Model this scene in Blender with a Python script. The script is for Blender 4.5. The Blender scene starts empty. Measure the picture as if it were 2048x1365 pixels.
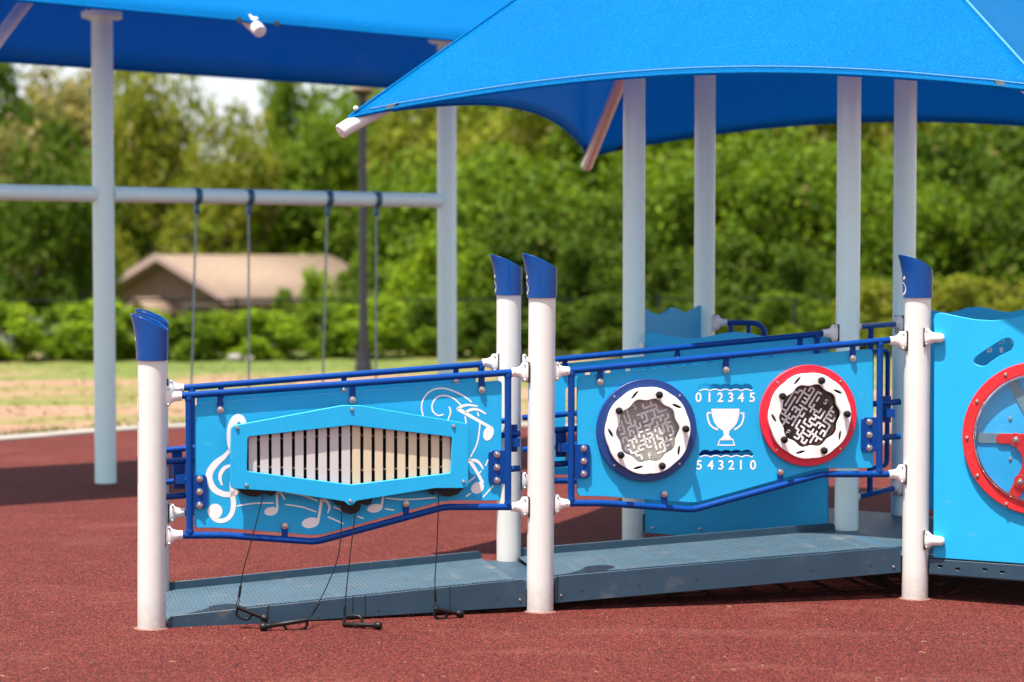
import bpy, math, random
from mathutils import Vector, Matrix
from mathutils.geometry import tessellate_polygon
R = math.radians
S = bpy.context.scene
COL = S.collection

# ------------------------------------------------------------------ camera
CAM_H = 1.66
F = 4000.0                       # focal length in pixels of the 2048 px wide photograph
PITCH = math.atan(162.5 / F)     # the camera looks slightly down
cam_d = bpy.data.cameras.new("camera")
cam = bpy.data.objects.new("camera", cam_d)
COL.objects.link(cam)
cam.location = (0, 0, CAM_H)
cam.rotation_euler = (R(90) - PITCH, 0, 0)
cam_d.sensor_width = 36.0
cam_d.lens = 36.0 * F / 2048.0
cam_d.clip_start = 0.1
cam_d.clip_end = 2000
cam_d.dof.use_dof = True
cam_d.dof.focus_distance = 9.35
cam_d.dof.aperture_fstop = 1.65
S.camera = cam

# ------------------------------------------------------------------ light
LIGHT = Vector((0.20, 0.285, -1.0)).normalized()     # the way the sunlight travels
SUN_EL = math.asin(-LIGHT.z)
w = bpy.data.worlds.new("World")
S.world = w
w.use_nodes = True
nt = w.node_tree
nt.nodes.clear()
out = nt.nodes.new("ShaderNodeOutputWorld")
bg = nt.nodes.new("ShaderNodeBackground")
bg.inputs["Strength"].default_value = 0.132
sky = nt.nodes.new("ShaderNodeTexSky")
sky.sky_type = 'NISHITA'
sky.sun_disc = False
sky.sun_elevation = SUN_EL
sky.sun_rotation = math.atan2(-LIGHT.x, -LIGHT.y)
sky.dust_density = 2.0
sky.ozone_density = 0.15
tc = nt.nodes.new("ShaderNodeTexCoord")
mp = nt.nodes.new("ShaderNodeMapping")
mp.inputs["Scale"].default_value = (1, 1, 3.0)
cn = nt.nodes.new("ShaderNodeTexNoise")
cn.inputs["Scale"].default_value = 2.2
cn.inputs["Detail"].default_value = 7
cn.inputs["Roughness"].default_value = 0.6
cr = nt.nodes.new("ShaderNodeValToRGB")
cr.color_ramp.elements[0].position = 0.34
cr.color_ramp.elements[1].position = 0.56
cm = nt.nodes.new("ShaderNodeMixRGB")
cm.inputs[2].default_value = (3.75, 3.8, 3.95, 1)
nt.links.new(tc.outputs["Generated"], mp.inputs["Vector"])
nt.links.new(mp.outputs[0], cn.inputs["Vector"])
nt.links.new(cn.outputs["Fac"], cr.inputs[0])
sz = nt.nodes.new("ShaderNodeSeparateXYZ")
nt.links.new(tc.outputs["Generated"], sz.inputs[0])
zr = nt.nodes.new("ShaderNodeMapRange")          # the clouds bank up towards the horizon
zr.inputs["From Min"].default_value = 0.18
zr.inputs["From Max"].default_value = 0.75
zr.inputs["To Min"].default_value = 1.0
zr.inputs["To Max"].default_value = 0.35
nt.links.new(sz.outputs["Z"], zr.inputs["Value"])
mu = nt.nodes.new("ShaderNodeMath"); mu.operation = 'MULTIPLY'
nt.links.new(cr.outputs[0], mu.inputs[0])
nt.links.new(zr.outputs[0], mu.inputs[1])
nt.links.new(mu.outputs[0], cm.inputs[0])
nt.links.new(sky.outputs[0], cm.inputs[1])
nt.links.new(cm.outputs[0], bg.inputs["Color"])
nt.links.new(bg.outputs[0], out.inputs[0])

sun_d = bpy.data.lights.new("sun", 'SUN')
sun_d.energy = 4.95
sun_d.angle = R(0.5)
sun_d.color = (1.0, 0.95, 0.875)
sun = bpy.data.objects.new("sun", sun_d)
COL.objects.link(sun)
sun.location = (-3, -4, 16)
sun.rotation_euler = LIGHT.to_track_quat('-Z', 'Y').to_euler()

vs = S.view_settings
vs.view_transform = 'Standard'
vs.look = 'None'
vs.exposure = 1.05
vs.gamma = 1.0

# ------------------------------------------------------------------ survey helpers
CP, SP = math.cos(PITCH), math.sin(PITCH)
EYE = Vector((0, 0, CAM_H))
def ray(px, py):
    a = (px - 1024) / F
    b = -(py - 682.5) / F
    return Vector((a, CP + b * SP, -SP + b * CP))
def ground(px, py, z=0.0):
    d = ray(px, py)
    return EYE + d * ((z - CAM_H) / d.z)
def depth(px, py, y):
    d = ray(px, py)
    return EYE + d * (y / d.y)
class Plane:
    """An upright plane: origin on the ground, u along it, d metres towards the viewer."""
    def __init__(self, o, u):
        self.o = Vector((o[0], o[1], 0.0))
        self.u = Vector((u[0], u[1], 0.0)).normalized()
        self.n = Vector((self.u.y, -self.u.x, 0.0))
        self.a = math.atan2(self.u.y, self.u.x)
    def q(self, px, py, d=0.0):
        r = ray(px, py)
        o = self.o + self.n * d
        t = (o - EYE).dot(self.n) / r.dot(self.n)
        p = EYE + r * t - o
        return (p.dot(self.u), EYE.z + r.z * t)
    def w(self, s, z, d=0.0):
        return self.o + self.u * s + self.n * d + Vector((0, 0, z))

# ------------------------------------------------------------------ materials
def mat(name, col, rough=0.5, metal=0.0, var=0.0, vscale=8.0, bump=0.0, bscale=300.0, spec=0.5, col2=None, coat=0.0,
        stain=None):
    m = bpy.data.materials.new(name)
    m.use_nodes = True
    t = m.node_tree
    b = t.nodes["Principled BSDF"]
    b.inputs["Base Color"].default_value = (*col, 1)
    b.inputs["Roughness"].default_value = rough
    b.inputs["Metallic"].default_value = metal
    b.inputs["Specular IOR Level"].default_value = spec
    if coat:
        b.inputs["Coat Weight"].default_value = coat
        b.inputs["Coat Roughness"].default_value = 0.08
    tcn = t.nodes.new("ShaderNodeTexCoord")
    last = None
    if var or col2:
        n = t.nodes.new("ShaderNodeTexNoise")
        n.inputs["Scale"].default_value = vscale
        n.inputs["Detail"].default_value = 6
        n.inputs["Roughness"].default_value = 0.62
        t.links.new(tcn.outputs["Object"], n.inputs["Vector"])
        rp = t.nodes.new("ShaderNodeValToRGB")
        rp.color_ramp.elements[0].position = 0.3
        rp.color_ramp.elements[1].position = 0.72
        c2 = col2 or tuple(min(1, c * (1 + var)) for c in col)
        c1 = col if col2 else tuple(c * (1 - var) for c in col)
        rp.color_ramp.elements[0].color = (*c1, 1)
        rp.color_ramp.elements[1].color = (*c2, 1)
        t.links.new(n.outputs["Fac"], rp.inputs[0])
        last = rp.outputs[0]
        rr = t.nodes.new("ShaderNodeMapRange")
        rr.inputs["To Min"].default_value = max(0.03, rough * 0.8)
        rr.inputs["To Max"].default_value = min(1, rough * 1.25)
        t.links.new(n.outputs["Fac"], rr.inputs["Value"])
        t.links.new(rr.outputs[0], b.inputs["Roughness"])
    if stain:
        sc, lo, hi, sm = stain
        n2 = t.nodes.new("ShaderNodeTexNoise")
        n2.inputs["Scale"].default_value = sm
        n2.inputs["Detail"].default_value = 9
        n2.inputs["Roughness"].default_value = 0.75
        t.links.new(tcn.outputs["Object"], n2.inputs["Vector"])
        r2 = t.nodes.new("ShaderNodeValToRGB")
        r2.color_ramp.elements[0].position = lo
        r2.color_ramp.elements[1].position = hi
        t.links.new(n2.outputs["Fac"], r2.inputs[0])
        mx = t.nodes.new("ShaderNodeMixRGB")
        mx.inputs[1].default_value = (*col, 1)
        mx.inputs[2].default_value = (*sc, 1)
        if last: t.links.new(last, mx.inputs[1])
        t.links.new(r2.outputs[0], mx.inputs[0])
        last = mx.outputs[0]
    if last: t.links.new(last, b.inputs["Base Color"])
    if bump:
        n3 = t.nodes.new("ShaderNodeTexNoise")
        n3.inputs["Scale"].default_value = bscale
        n3.inputs["Detail"].default_value = 2
        t.links.new(tcn.outputs["Object"], n3.inputs["Vector"])
        bp = t.nodes.new("ShaderNodeBump")
        bp.inputs["Strength"].default_value = bump
        bp.inputs["Distance"].default_value = 0.002
        t.links.new(n3.outputs["Fac"], bp.inputs["Height"])
        t.links.new(bp.outputs[0], b.inputs["Normal"])
    return m

M = {}
M['white'] = mat('white_post_paint', (0.655, 0.635, 0.60), 0.32, var=0.025, vscale=14, coat=0.25, stain=((0.45, 0.38, 0.32), 0.66, 0.85, 5))
def grime(m, h, col):
    """Dirt splashed up the lowest part of a post: a real stain with a ragged edge."""
    t = m.node_tree
    b = t.nodes["Principled BSDF"]
    src = b.inputs["Base Color"].links[0].from_socket
    tcn = t.nodes.new("ShaderNodeTexCoord")
    sp = t.nodes.new("ShaderNodeSeparateXYZ")
    t.links.new(tcn.outputs["Object"], sp.inputs[0])
    n = t.nodes.new("ShaderNodeTexNoise"); n.inputs["Scale"].default_value = 40; n.inputs["Detail"].default_value = 8
    t.links.new(tcn.outputs["Object"], n.inputs["Vector"])
    mr = t.nodes.new("ShaderNodeMapRange")
    mr.inputs["From Min"].default_value = 0; mr.inputs["From Max"].default_value = h
    mr.inputs["To Min"].default_value = 0.75; mr.inputs["To Max"].default_value = 0.0
    t.links.new(sp.outputs["Z"], mr.inputs["Value"])
    mu_ = t.nodes.new("ShaderNodeMath"); mu_.operation = 'MULTIPLY'
    t.links.new(mr.outputs[0], mu_.inputs[0]); t.links.new(n.outputs["Fac"], mu_.inputs[1])
    mx = t.nodes.new("ShaderNodeMixRGB"); mx.inputs[2].default_value = (*col, 1)
    t.links.new(mu_.outputs[0], mx.inputs[0]); t.links.new(src, mx.inputs[1])
    t.links.new(mx.outputs[0], b.inputs["Base Color"])
grime(M['white'], 0.16, (0.30, 0.22, 0.17))
M['clampw'] = mat('white_bracket_plastic', (0.76, 0.72, 0.69), 0.4, var=0.02)
M['grey'] = mat('pale_grey_post_paint', (0.69, 0.89, 0.85), 0.30, var=0.03, vscale=10, coat=0.3)
M['swingp'] = mat('swing_post_paint', (0.66, 0.90, 0.86), 0.35, var=0.03, vscale=10)
M['navy'] = mat('navy_powder_coat', (0.001, 0.044, 0.225), 0.24, var=0.12, vscale=60, spec=0.2, bump=0.12, bscale=500)
M['cap'] = mat('navy_cap_plastic', (0.001, 0.052, 0.23), 0.12, var=0.1, vscale=30, spec=0.3)
M['blue'] = mat('light_blue_sheet', (0.012, 0.365, 0.68), 0.45, spec=0.3, var=0.035, vscale=7, bump=0.55, bscale=420, stain=((0.12, 0.40, 0.66), 0.68, 0.9, 6))
def streaks(m, scale, col, lo, hi, amount):
    t = m.node_tree
    b = t.nodes["Principled BSDF"]
    src = b.inputs["Base Color"].links[0].from_socket
    tcn = t.nodes.new("ShaderNodeTexCoord")
    mp_ = t.nodes.new("ShaderNodeMapping"); mp_.inputs["Scale"].default_value = scale
    t.links.new(tcn.outputs["Object"], mp_.inputs["Vector"])
    n = t.nodes.new("ShaderNodeTexNoise"); n.inputs["Scale"].default_value = 1; n.inputs["Detail"].default_value = 8; n.inputs["Roughness"].default_value = 0.7
    t.links.new(mp_.outputs[0], n.inputs["Vector"])
    r = t.nodes.new("ShaderNodeValToRGB")
    r.color_ramp.elements[0].position = lo; r.color_ramp.elements[0].color = (0, 0, 0, 1)
    r.color_ramp.elements[1].position = hi; r.color_ramp.elements[1].color = (amount, amount, amount, 1)
    t.links.new(n.outputs["Fac"], r.inputs[0])
    mx = t.nodes.new("ShaderNodeMixRGB"); mx.inputs[2].default_value = (*col, 1)
    t.links.new(r.outputs[0], mx.inputs[0]); t.links.new(src, mx.inputs[1])
    t.links.new(mx.outputs[0], b.inputs["Base Color"])
streaks(M['blue'], (9, 9, 26), (0.16, 0.46, 0.70), 0.60, 0.80, 0.55)
streaks(M['white'], (26, 26, 2.2), (0.50, 0.44, 0.39), 0.60, 0.82, 0.6)
streaks(M['grey'], (24, 24, 1.6), (0.50, 0.60, 0.60), 0.60, 0.82, 0.6)
M['engrave'] = mat('white_engraved_core', (0.80, 0.78, 0.76), 0.55, var=0.02)
M['ringw'] = mat('white_ring_sheet', (0.80, 0.78, 0.76), 0.45, var=0.02, bump=0.3, bscale=400)
M['discb'] = mat('navy_disc_sheet', (0.006, 0.04, 0.19), 0.4, var=0.08, bump=0.3, bscale=400)
M['discr'] = mat('red_disc_sheet', (0.66, 0.012, 0.035), 0.42, var=0.05, bump=0.3, bscale=400)
M['redp'] = mat('red_plastic', (0.56, 0.02, 0.025), 0.35, var=0.08, vscale=12, stain=((0.75, 0.4, 0.36), 0.62, 0.8, 9))
M['black'] = mat('black_plastic', (0.008, 0.007, 0.007), 0.4, spec=0.25, var=0.2, vscale=40, stain=((0.09, 0.075, 0.07), 0.6, 0.85, 25))
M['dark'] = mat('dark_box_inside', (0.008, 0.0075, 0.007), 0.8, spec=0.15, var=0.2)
M['steel'] = mat('stainless_steel', (0.62, 0.58, 0.54), 0.27, metal=1.0, var=0.12, vscale=80)
M['gasket'] = mat('black_gasket', (0.015, 0.014, 0.014), 0.6, var=0.1)
M['barg'] = mat('grey_resonator_bar', (0.55, 0.505, 0.485), 0.36, var=0.03, vscale=5)
M['barb'] = mat('beige_resonator_bar', (0.61, 0.50, 0.345), 0.36, var=0.03, vscale=5)
M['ramp'] = mat('slate_blue_ramp_coating', (0.018, 0.049, 0.080), 0.44, var=0.10, vscale=5, bump=0.3, bscale=260, stain=((0.13, 0.105, 0.085), 0.58, 0.80, 5))
M['chain'] = mat('green_grey_chain_coating', (0.30, 0.42, 0.41), 0.4, var=0.2, vscale=60)
M['bluec'] = mat('blue_hanger_steel', (0.02, 0.12, 0.19), 0.35, var=0.1)
M['lampp'] = mat('dark_bronze_lamp_paint', (0.014, 0.012, 0.013), 0.35, var=0.15)
M['glassl'] = mat('frosted_lamp_globe', (0.55, 0.45, 0.38), 0.3, var=0.03)
M['conc'] = mat('pale_concrete', (0.27, 0.235, 0.205), 0.85, var=0.15, vscale=3, bump=0.4, bscale=60)
M['roof'] = mat('tan_roof_shingle', (0.225, 0.16, 0.11), 0.9, var=0.15, vscale=4, bump=0.6, bscale=20)
M['wall'] = mat('brown_house_wall', (0.16, 0.105, 0.075), 0.85, var=0.12, vscale=2)
M['fascia'] = mat('pinkish_fascia_paint', (0.36, 0.25, 0.22), 0.6, var=0.05)
M['glass'] = mat('dark_window_glass', (0.012, 0.02, 0.02), 0.08, var=0.1)
M['fence'] = mat('dark_fence_steel', (0.012, 0.014, 0.010), 0.9, var=0.2, spec=0.1)
M['whitew'] = mat('weathered_white_boards', (0.20, 0.20, 0.19), 0.8, var=0.25, vscale=4)
M['bark'] = mat('brown_bark', (0.055, 0.038, 0.026), 0.9, var=0.35, vscale=9, bump=0.8, bscale=30)
M['yellow'] = mat('yellow_label_print', (0.62, 0.36, 0.02), 0.5, var=0.03)
M['paper'] = mat('white_label_film', (0.72, 0.70, 0.68), 0.4, var=0.02)
M['orange'] = mat('orange_label_print', (0.72, 0.14, 0.015), 0.5, var=0.03)
M['ink'] = mat('grey_label_ink', (0.20, 0.19, 0.18), 0.6, var=0.05)
M['strap'] = mat('black_webbing', (0.02, 0.019, 0.018), 0.6, var=0.25, vscale=90)
M['seat'] = mat('black_rubber_seat', (0.015, 0.015, 0.016), 0.6, var=0.15)
M['dust'] = mat('dusty_joint', (0.20, 0.085, 0.065), 0.9, var=0.5, vscale=60, bump=0.8, bscale=300)
M['debris'] = mat('dry_straw', (0.5, 0.38, 0.2), 0.8, var=0.1)

def fabric(name, col, trans, wave=330):
    m = bpy.data.materials.new(name)
    m.use_nodes = True
    t = m.node_tree
    t.nodes.clear()
    o = t.nodes.new("ShaderNodeOutputMaterial")
    p = t.nodes.new("ShaderNodeBsdfPrincipled")
    p.inputs["Roughness"].default_value = 0.5
    p.inputs["Specular IOR Level"].default_value = 0.04
    tr = t.nodes.new("ShaderNodeBsdfTranslucent")
    tr.inputs["Color"].default_value = (*trans, 1)
    add = t.nodes.new("ShaderNodeMixShader")
    add.inputs[0].default_value = 0.42
    tcn = t.nodes.new("ShaderNodeTexCoord")
    n = t.nodes.new("ShaderNodeTexNoise")
    n.inputs["Scale"].default_value = 1.0
    n.inputs["Detail"].default_value = 3
    mw = t.nodes.new("ShaderNodeMapping")
    mw.inputs["Scale"].default_value = (105, 105, 380)
    t.links.new(tcn.outputs["Object"], mw.inputs["Vector"])
    t.links.new(mw.outputs[0], n.inputs["Vector"])
    n2 = t.nodes.new("ShaderNodeTexNoise")
    n2.inputs["Scale"].default_value = 1.6
    n2.inputs["Detail"].default_value = 5
    t.links.new(tcn.outputs["Object"], n2.inputs["Vector"])
    r = t.nodes.new("ShaderNodeValToRGB")
    e = r.color_ramp.elements
    e[0].position = 0.30; e[0].color = (*(c * 0.74 for c in col), 1)
    e[1].position = 0.58; e[1].color = (*col, 1)
    e2 = e.new(0.74); e2.color = (*(min(1, c * 1.4 + 0.05) for c in col), 1)  # pale specks paint the knit's sheen and sparkle into the cloth colour
    t.links.new(n.outputs["Fac"], r.inputs[0])
    mx = t.nodes.new("ShaderNodeMixRGB")
    mx.blend_type = 'MULTIPLY'
    mx.inputs[0].default_value = 0.4
    t.links.new(r.outputs[0], mx.inputs[1])
    r2 = t.nodes.new("ShaderNodeValToRGB")
    r2.color_ramp.elements[0].position = 0.3
    r2.color_ramp.elements[0].color = (0.72, 0.75, 0.8, 1)
    r2.color_ramp.elements[1].position = 0.7
    t.links.new(n2.outputs["Fac"], r2.inputs[0])
    t.links.new(r2.outputs[0], mx.inputs[2])
    t.links.new(mx.outputs[0], p.inputs["Base Color"])
    bp = t.nodes.new("ShaderNodeBump")
    bp.inputs["Strength"].default_value = 0.5
    bp.inputs["Distance"].default_value = 0.003
    t.links.new(n.outputs["Fac"], bp.inputs["Height"])
    t.links.new(bp.outputs[0], p.inputs["Normal"])
    t.links.new(p.outputs[0], add.inputs[1])
    t.links.new(tr.outputs[0], add.inputs[2])
    op = t.nodes.new("ShaderNodeBsdfTransparent")     # open knit lets some sun straight through
    mo = t.nodes.new("ShaderNodeMixShader")
    mo.inputs[0].default_value = 0.05
    t.links.new(add.outputs[0], mo.inputs[1])
    t.links.new(op.outputs[0], mo.inputs[2])
    t.links.new(mo.outputs[0], o.inputs[0])
    return m
M['shade'] = fabric('blue_shade_cloth', (0.0005, 0.20, 0.51), (0.0002, 0.21, 0.54))
M['shade2'] = fabric('blue_swing_shade_cloth', (0.0008, 0.20, 0.53), (0.0002, 0.145, 0.50))
M['hem'] = mat('blue_hem_webbing', (0.03, 0.22, 0.60), 0.6, var=0.3, vscale=150)
M['seam'] = mat('pale_seam_thread', (0.14, 0.32, 0.60), 0.7, var=0.3, vscale=150)

def clear_mat(name, col, alpha, rough=0.12):
    m = mat(name, col, rough, var=0.25, vscale=9)
    b = m.node_tree.nodes["Principled BSDF"]
    t = m.node_tree
    tcn = t.nodes.new("ShaderNodeTexCoord")
    n = t.nodes.new("ShaderNodeTexNoise")
    n.inputs["Scale"].default_value = 7
    n.inputs["Detail"].default_value = 8
    t.links.new(tcn.outputs["Object"], n.inputs["Vector"])
    mr = t.nodes.new("ShaderNodeMapRange")
    mr.inputs["From Min"].default_value = 0.3
    mr.inputs["From Max"].default_value = 0.75
    mr.inputs["To Min"].default_value = alpha * 0.85
    mr.inputs["To Max"].default_value = min(1, alpha * 1.2)
    t.links.new(n.outputs["Fac"], mr.inputs["Value"])
    t.links.new(mr.outputs[0], b.inputs["Alpha"])
    return m
M['frost'] = clear_mat('scuffed_clear_sheet', (0.36, 0.33, 0.275), 0.84, 0.3)
M['clear'] = clear_mat('dark_clear_sheet', (0.028, 0.020, 0.016), 0.82, 0.1)
M['dome'] = clear_mat('clear_dome_plastic', (0.22, 0.46, 0.62), 0.07, 0.06)
M['slot'] = clear_mat('scuffed_slot_plastic', (0.14, 0.25, 0.31), 0.75, 0.25)

def rubber():
    m = bpy.data.materials.new('red_rubber_granules')
    m.use_nodes = True
    t = m.node_tree
    b = t.nodes["Principled BSDF"]
    tcn = t.nodes.new("ShaderNodeTexCoord")
    v = t.nodes.new("ShaderNodeTexVoronoi")
    v.inputs["Scale"].default_value = 185
    t.links.new(tcn.outputs["Object"], v.inputs["Vector"])
    sx = t.nodes.new("ShaderNodeSeparateColor")
    t.links.new(v.outputs["Color"], sx.inputs[0])
    r = t.nodes.new("ShaderNodeValToRGB")
    r.color_ramp.interpolation = 'CONSTANT'
    e = r.color_ramp.elements
    e[0].position = 0.0; e[0].color = (0.014, 0.007, 0.008, 1)
    e[1].position = 0.20; e[1].color = (0.064, 0.010, 0.0075, 1)
    for p_, c_ in ((0.42, (0.104, 0.0155, 0.0112, 1)), (0.68, (0.136, 0.0235, 0.0165, 1)), (0.88, (0.205, 0.052, 0.038, 1))):
        x = e.new(p_); x.color = c_
    t.links.new(sx.outputs[0], r.inputs[0])
    n = t.nodes.new("ShaderNodeTexNoise")
    n.inputs["Scale"].default_value = 0.9
    n.inputs["Detail"].default_value = 7
    n.inputs["Roughness"].default_value = 0.65
    t.links.new(tcn.outputs["Object"], n.inputs["Vector"])
    r2 = t.nodes.new("ShaderNodeValToRGB")
    r2.color_ramp.elements[0].position = 0.3
    r2.color_ramp.elements[0].color = (0.88, 0.87, 0.88, 1)
    r2.color_ramp.elements[1].position = 0.75
    r2.color_ramp.elements[1].color = (1.10, 1.14, 1.14, 1)
    t.links.new(n.outputs["Fac"], r2.inputs[0])
    mx = t.nodes.new("ShaderNodeMixRGB")
    mx.blend_type = 'MULTIPLY'
    mx.inputs[0].default_value = 1
    t.links.new(r.outputs[0], mx.inputs[1])
    t.links.new(r2.outputs[0], mx.inputs[2])
    # dusty scuffs and faded streaks
    mq = t.nodes.new("ShaderNodeMapping")
    mq.inputs["Scale"].default_value = (0.45, 1.0, 1)
    mq.inputs["Rotation"].default_value = (0, 0, 0.25)
    t.links.new(tcn.outputs["Object"], mq.inputs["Vector"])
    n4 = t.nodes.new("ShaderNodeTexNoise")
    n4.inputs["Scale"].default_value = 2.6
    n4.inputs["Detail"].default_value = 10
    n4.inputs["Roughness"].default_value = 0.7
    t.links.new(mq.outputs[0], n4.inputs["Vector"])
    r4 = t.nodes.new("ShaderNodeValToRGB")
    r4.color_ramp.elements[0].position = 0.54
    r4.color_ramp.elements[0].color = (0, 0, 0, 1)
    r4.color_ramp.elements[1].position = 0.82
    r4.color_ramp.elements[1].color = (0.5, 0.5, 0.5, 1)
    t.links.new(n4.outputs["Fac"], r4.inputs[0])
    m4 = t.nodes.new("ShaderNodeMixRGB")
    m4.inputs[2].default_value = (0.22, 0.09, 0.068, 1)
    t.links.new(r4.outputs[0], m4.inputs[0])
    t.links.new(mx.outputs[0], m4.inputs[1])
    t.links.new(m4.outputs[0], b.inputs["Base Color"])
    b.inputs["Roughness"].default_value = 0.85
    b.inputs["Specular IOR Level"].default_value = 0.15
    bp = t.nodes.new("ShaderNodeBump")
    bp.inputs["Strength"].default_value = 0.7
    bp.inputs["Distance"].default_value = 0.004
    bp.invert = True
    t.links.new(v.outputs["Distance"], bp.inputs["Height"])
    t.links.new(bp.outputs[0], b.inputs["Normal"])
    return m
M['rubber'] = rubber()

def lawn():
    m = bpy.data.materials.new('patchy_grass_and_soil')
    m.use_nodes = True
    t = m.node_tree
    b = t.nodes["Principled BSDF"]
    b.inputs["Roughness"].default_value = 0.95
    tcn = t.nodes.new("ShaderNodeTexCoord")
    mpn = t.nodes.new("ShaderNodeMapping")
    mpn.inputs["Scale"].default_value = (0.16, 0.42, 1)
    mpn.inputs["Location"].default_value = (3.1, 1.35, 0)
    n = t.nodes.new("ShaderNodeTexNoise")
    n.inputs["Scale"].default_value = 1.0
    n.inputs["Detail"].default_value = 9
    n.inputs["Roughness"].default_value = 0.62
    t.links.new(tcn.outputs["Object"], mpn.inputs["Vector"])
    t.links.new(mpn.outputs[0], n.inputs["Vector"])
    r = t.nodes.new("ShaderNodeValToRGB")
    e = r.color_ramp.elements
    e[0].position = 0.40; e[0].color = (0.235, 0.128, 0.080, 1)
    e[1].position = 0.60; e[1].color = (0.115, 0.145, 0.014, 1)
    x = e.new(0.47); x.color = (0.30, 0.170, 0.105, 1)
    x = e.new(0.54); x.color = (0.180, 0.145, 0.040, 1)
    x = e.new(0.74); x.color = (0.085, 0.12, 0.010, 1)
    sp_ = t.nodes.new("ShaderNodeSeparateXYZ")
    t.links.new(tcn.outputs["Object"], sp_.inputs[0])
    gr_ = t.nodes.new("ShaderNodeMapRange")           # trampled bare near the play area, greener towards the fence
    gr_.inputs["From Min"].default_value = 19
    gr_.inputs["From Max"].default_value = 32
    gr_.inputs["To Min"].default_value = -0.065
    gr_.inputs["To Max"].default_value = 0.10
    t.links.new(sp_.outputs["Y"], gr_.inputs["Value"])
    ad_ = t.nodes.new("ShaderNodeMath")
    t.links.new(n.outputs["Fac"], ad_.inputs[0]); t.links.new(gr_.outputs[0], ad_.inputs[1])
    t.links.new(ad_.outputs[0], r.inputs[0])
    n2 = t.nodes.new("ShaderNodeTexNoise")
    n2.inputs["Scale"].default_value = 22
    n2.inputs["Detail"].default_value = 6
    t.links.new(tcn.outputs["Object"], n2.inputs["Vector"])
    r2 = t.nodes.new("ShaderNodeValToRGB")
    r2.color_ramp.elements[0].position = 0.25
    r2.color_ramp.elements[0].color = (0.6, 0.6, 0.6, 1)
    r2.color_ramp.elements[1].position = 0.75
    r2.color_ramp.elements[1].color = (1.25, 1.25, 1.25, 1)
    t.links.new(n2.outputs["Fac"], r2.inputs[0])
    mx = t.nodes.new("ShaderNodeMixRGB")
    mx.blend_type = 'MULTIPLY'
    mx.inputs[0].default_value = 1
    t.links.new(r.outputs[0], mx.inputs[1])
    t.links.new(r2.outputs[0], mx.inputs[2])
    t.links.new(mx.outputs[0], b.inputs["Base Color"])
    return m
M['lawn'] = lawn()

def leaf(name, a, c, tr, dead=(0.14, 0.13, 0.04)):
    m = bpy.data.materials.new(name)
    m.use_nodes = True
    t = m.node_tree
    t.nodes.clear()
    o = t.nodes.new("ShaderNodeOutputMaterial")
    p = t.nodes.new("ShaderNodeBsdfPrincipled")
    p.inputs["Roughness"].default_value = 0.6
    p.inputs["Specular IOR Level"].default_value = 0.12
    g = t.nodes.new("ShaderNodeNewGeometry")
    r = t.nodes.new("ShaderNodeValToRGB")
    e = r.color_ramp.elements
    e[0].position = 0.0; e[0].color = (*a, 1)
    e[1].position = 0.93; e[1].color = (*c, 1)
    x = e.new(0.985); x.color = (*dead, 1)
    t.links.new(g.outputs["Random Per Island"], r.inputs[0])
    tcn = t.nodes.new("ShaderNodeTexCoord")
    nz = t.nodes.new("ShaderNodeTexNoise")
    nz.inputs["Scale"].default_value = 7.0
    nz.inputs["Detail"].default_value = 3
    t.links.new(tcn.outputs["Object"], nz.inputs["Vector"])
    rz_ = t.nodes.new("ShaderNodeValToRGB")
    rz_.color_ramp.elements[0].position = 0.35
    rz_.color_ramp.elements[0].color = (0.62, 0.72, 0.6, 1)
    rz_.color_ramp.elements[1].position = 0.66
    rz_.color_ramp.elements[1].color = (1.35, 1.22, 1.2, 1)
    t.links.new(nz.outputs["Fac"], rz_.inputs[0])
    mz = t.nodes.new("ShaderNodeMixRGB"); mz.blend_type = 'MULTIPLY'; mz.inputs[0].default_value = 1
    t.links.new(r.outputs[0], mz.inputs[1]); t.links.new(rz_.outputs[0], mz.inputs[2])
    t.links.new(mz.outputs[0], p.inputs["Base Color"])
    tl = t.nodes.new("ShaderNodeBsdfTranslucent")
    tl.inputs["Color"].default_value = (*tr, 1)
    ms = t.nodes.new("ShaderNodeMixShader")
    ms.inputs[0].default_value = 0.36
    t.links.new(p.outputs[0], ms.inputs[1])
    t.links.new(tl.outputs[0], ms.inputs[2])
    t.links.new(ms.outputs[0], o.inputs[0])
    return m
M['lf_green'] = leaf('mid_green_leaves', (0.040, 0.085, 0.005), (0.155, 0.245, 0.014), (0.20, 0.30, 0.008))
M['lf_bright'] = leaf('bright_green_leaves', (0.085, 0.165, 0.005), (0.24, 0.34, 0.016), (0.28, 0.40, 0.008))
M['lf_olive'] = leaf('olive_leaves', (0.10, 0.125, 0.010), (0.25, 0.27, 0.026), (0.29, 0.32, 0.02), (0.26, 0.20, 0.10))
M['lf_dark'] = leaf('dark_green_leaves', (0.022, 0.052, 0.003), (0.095, 0.16, 0.010), (0.10, 0.16, 0.006))
M['lf_tan'] = leaf('dry_tan_green_leaves', (0.15, 0.14, 0.035), (0.29, 0.26, 0.08), (0.28, 0.26, 0.06), (0.36, 0.29, 0.2))
M['lf_grass'] = leaf('grass_blades', (0.06, 0.10, 0.010), (0.15, 0.17, 0.03), (0.14, 0.18, 0.02))

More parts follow.
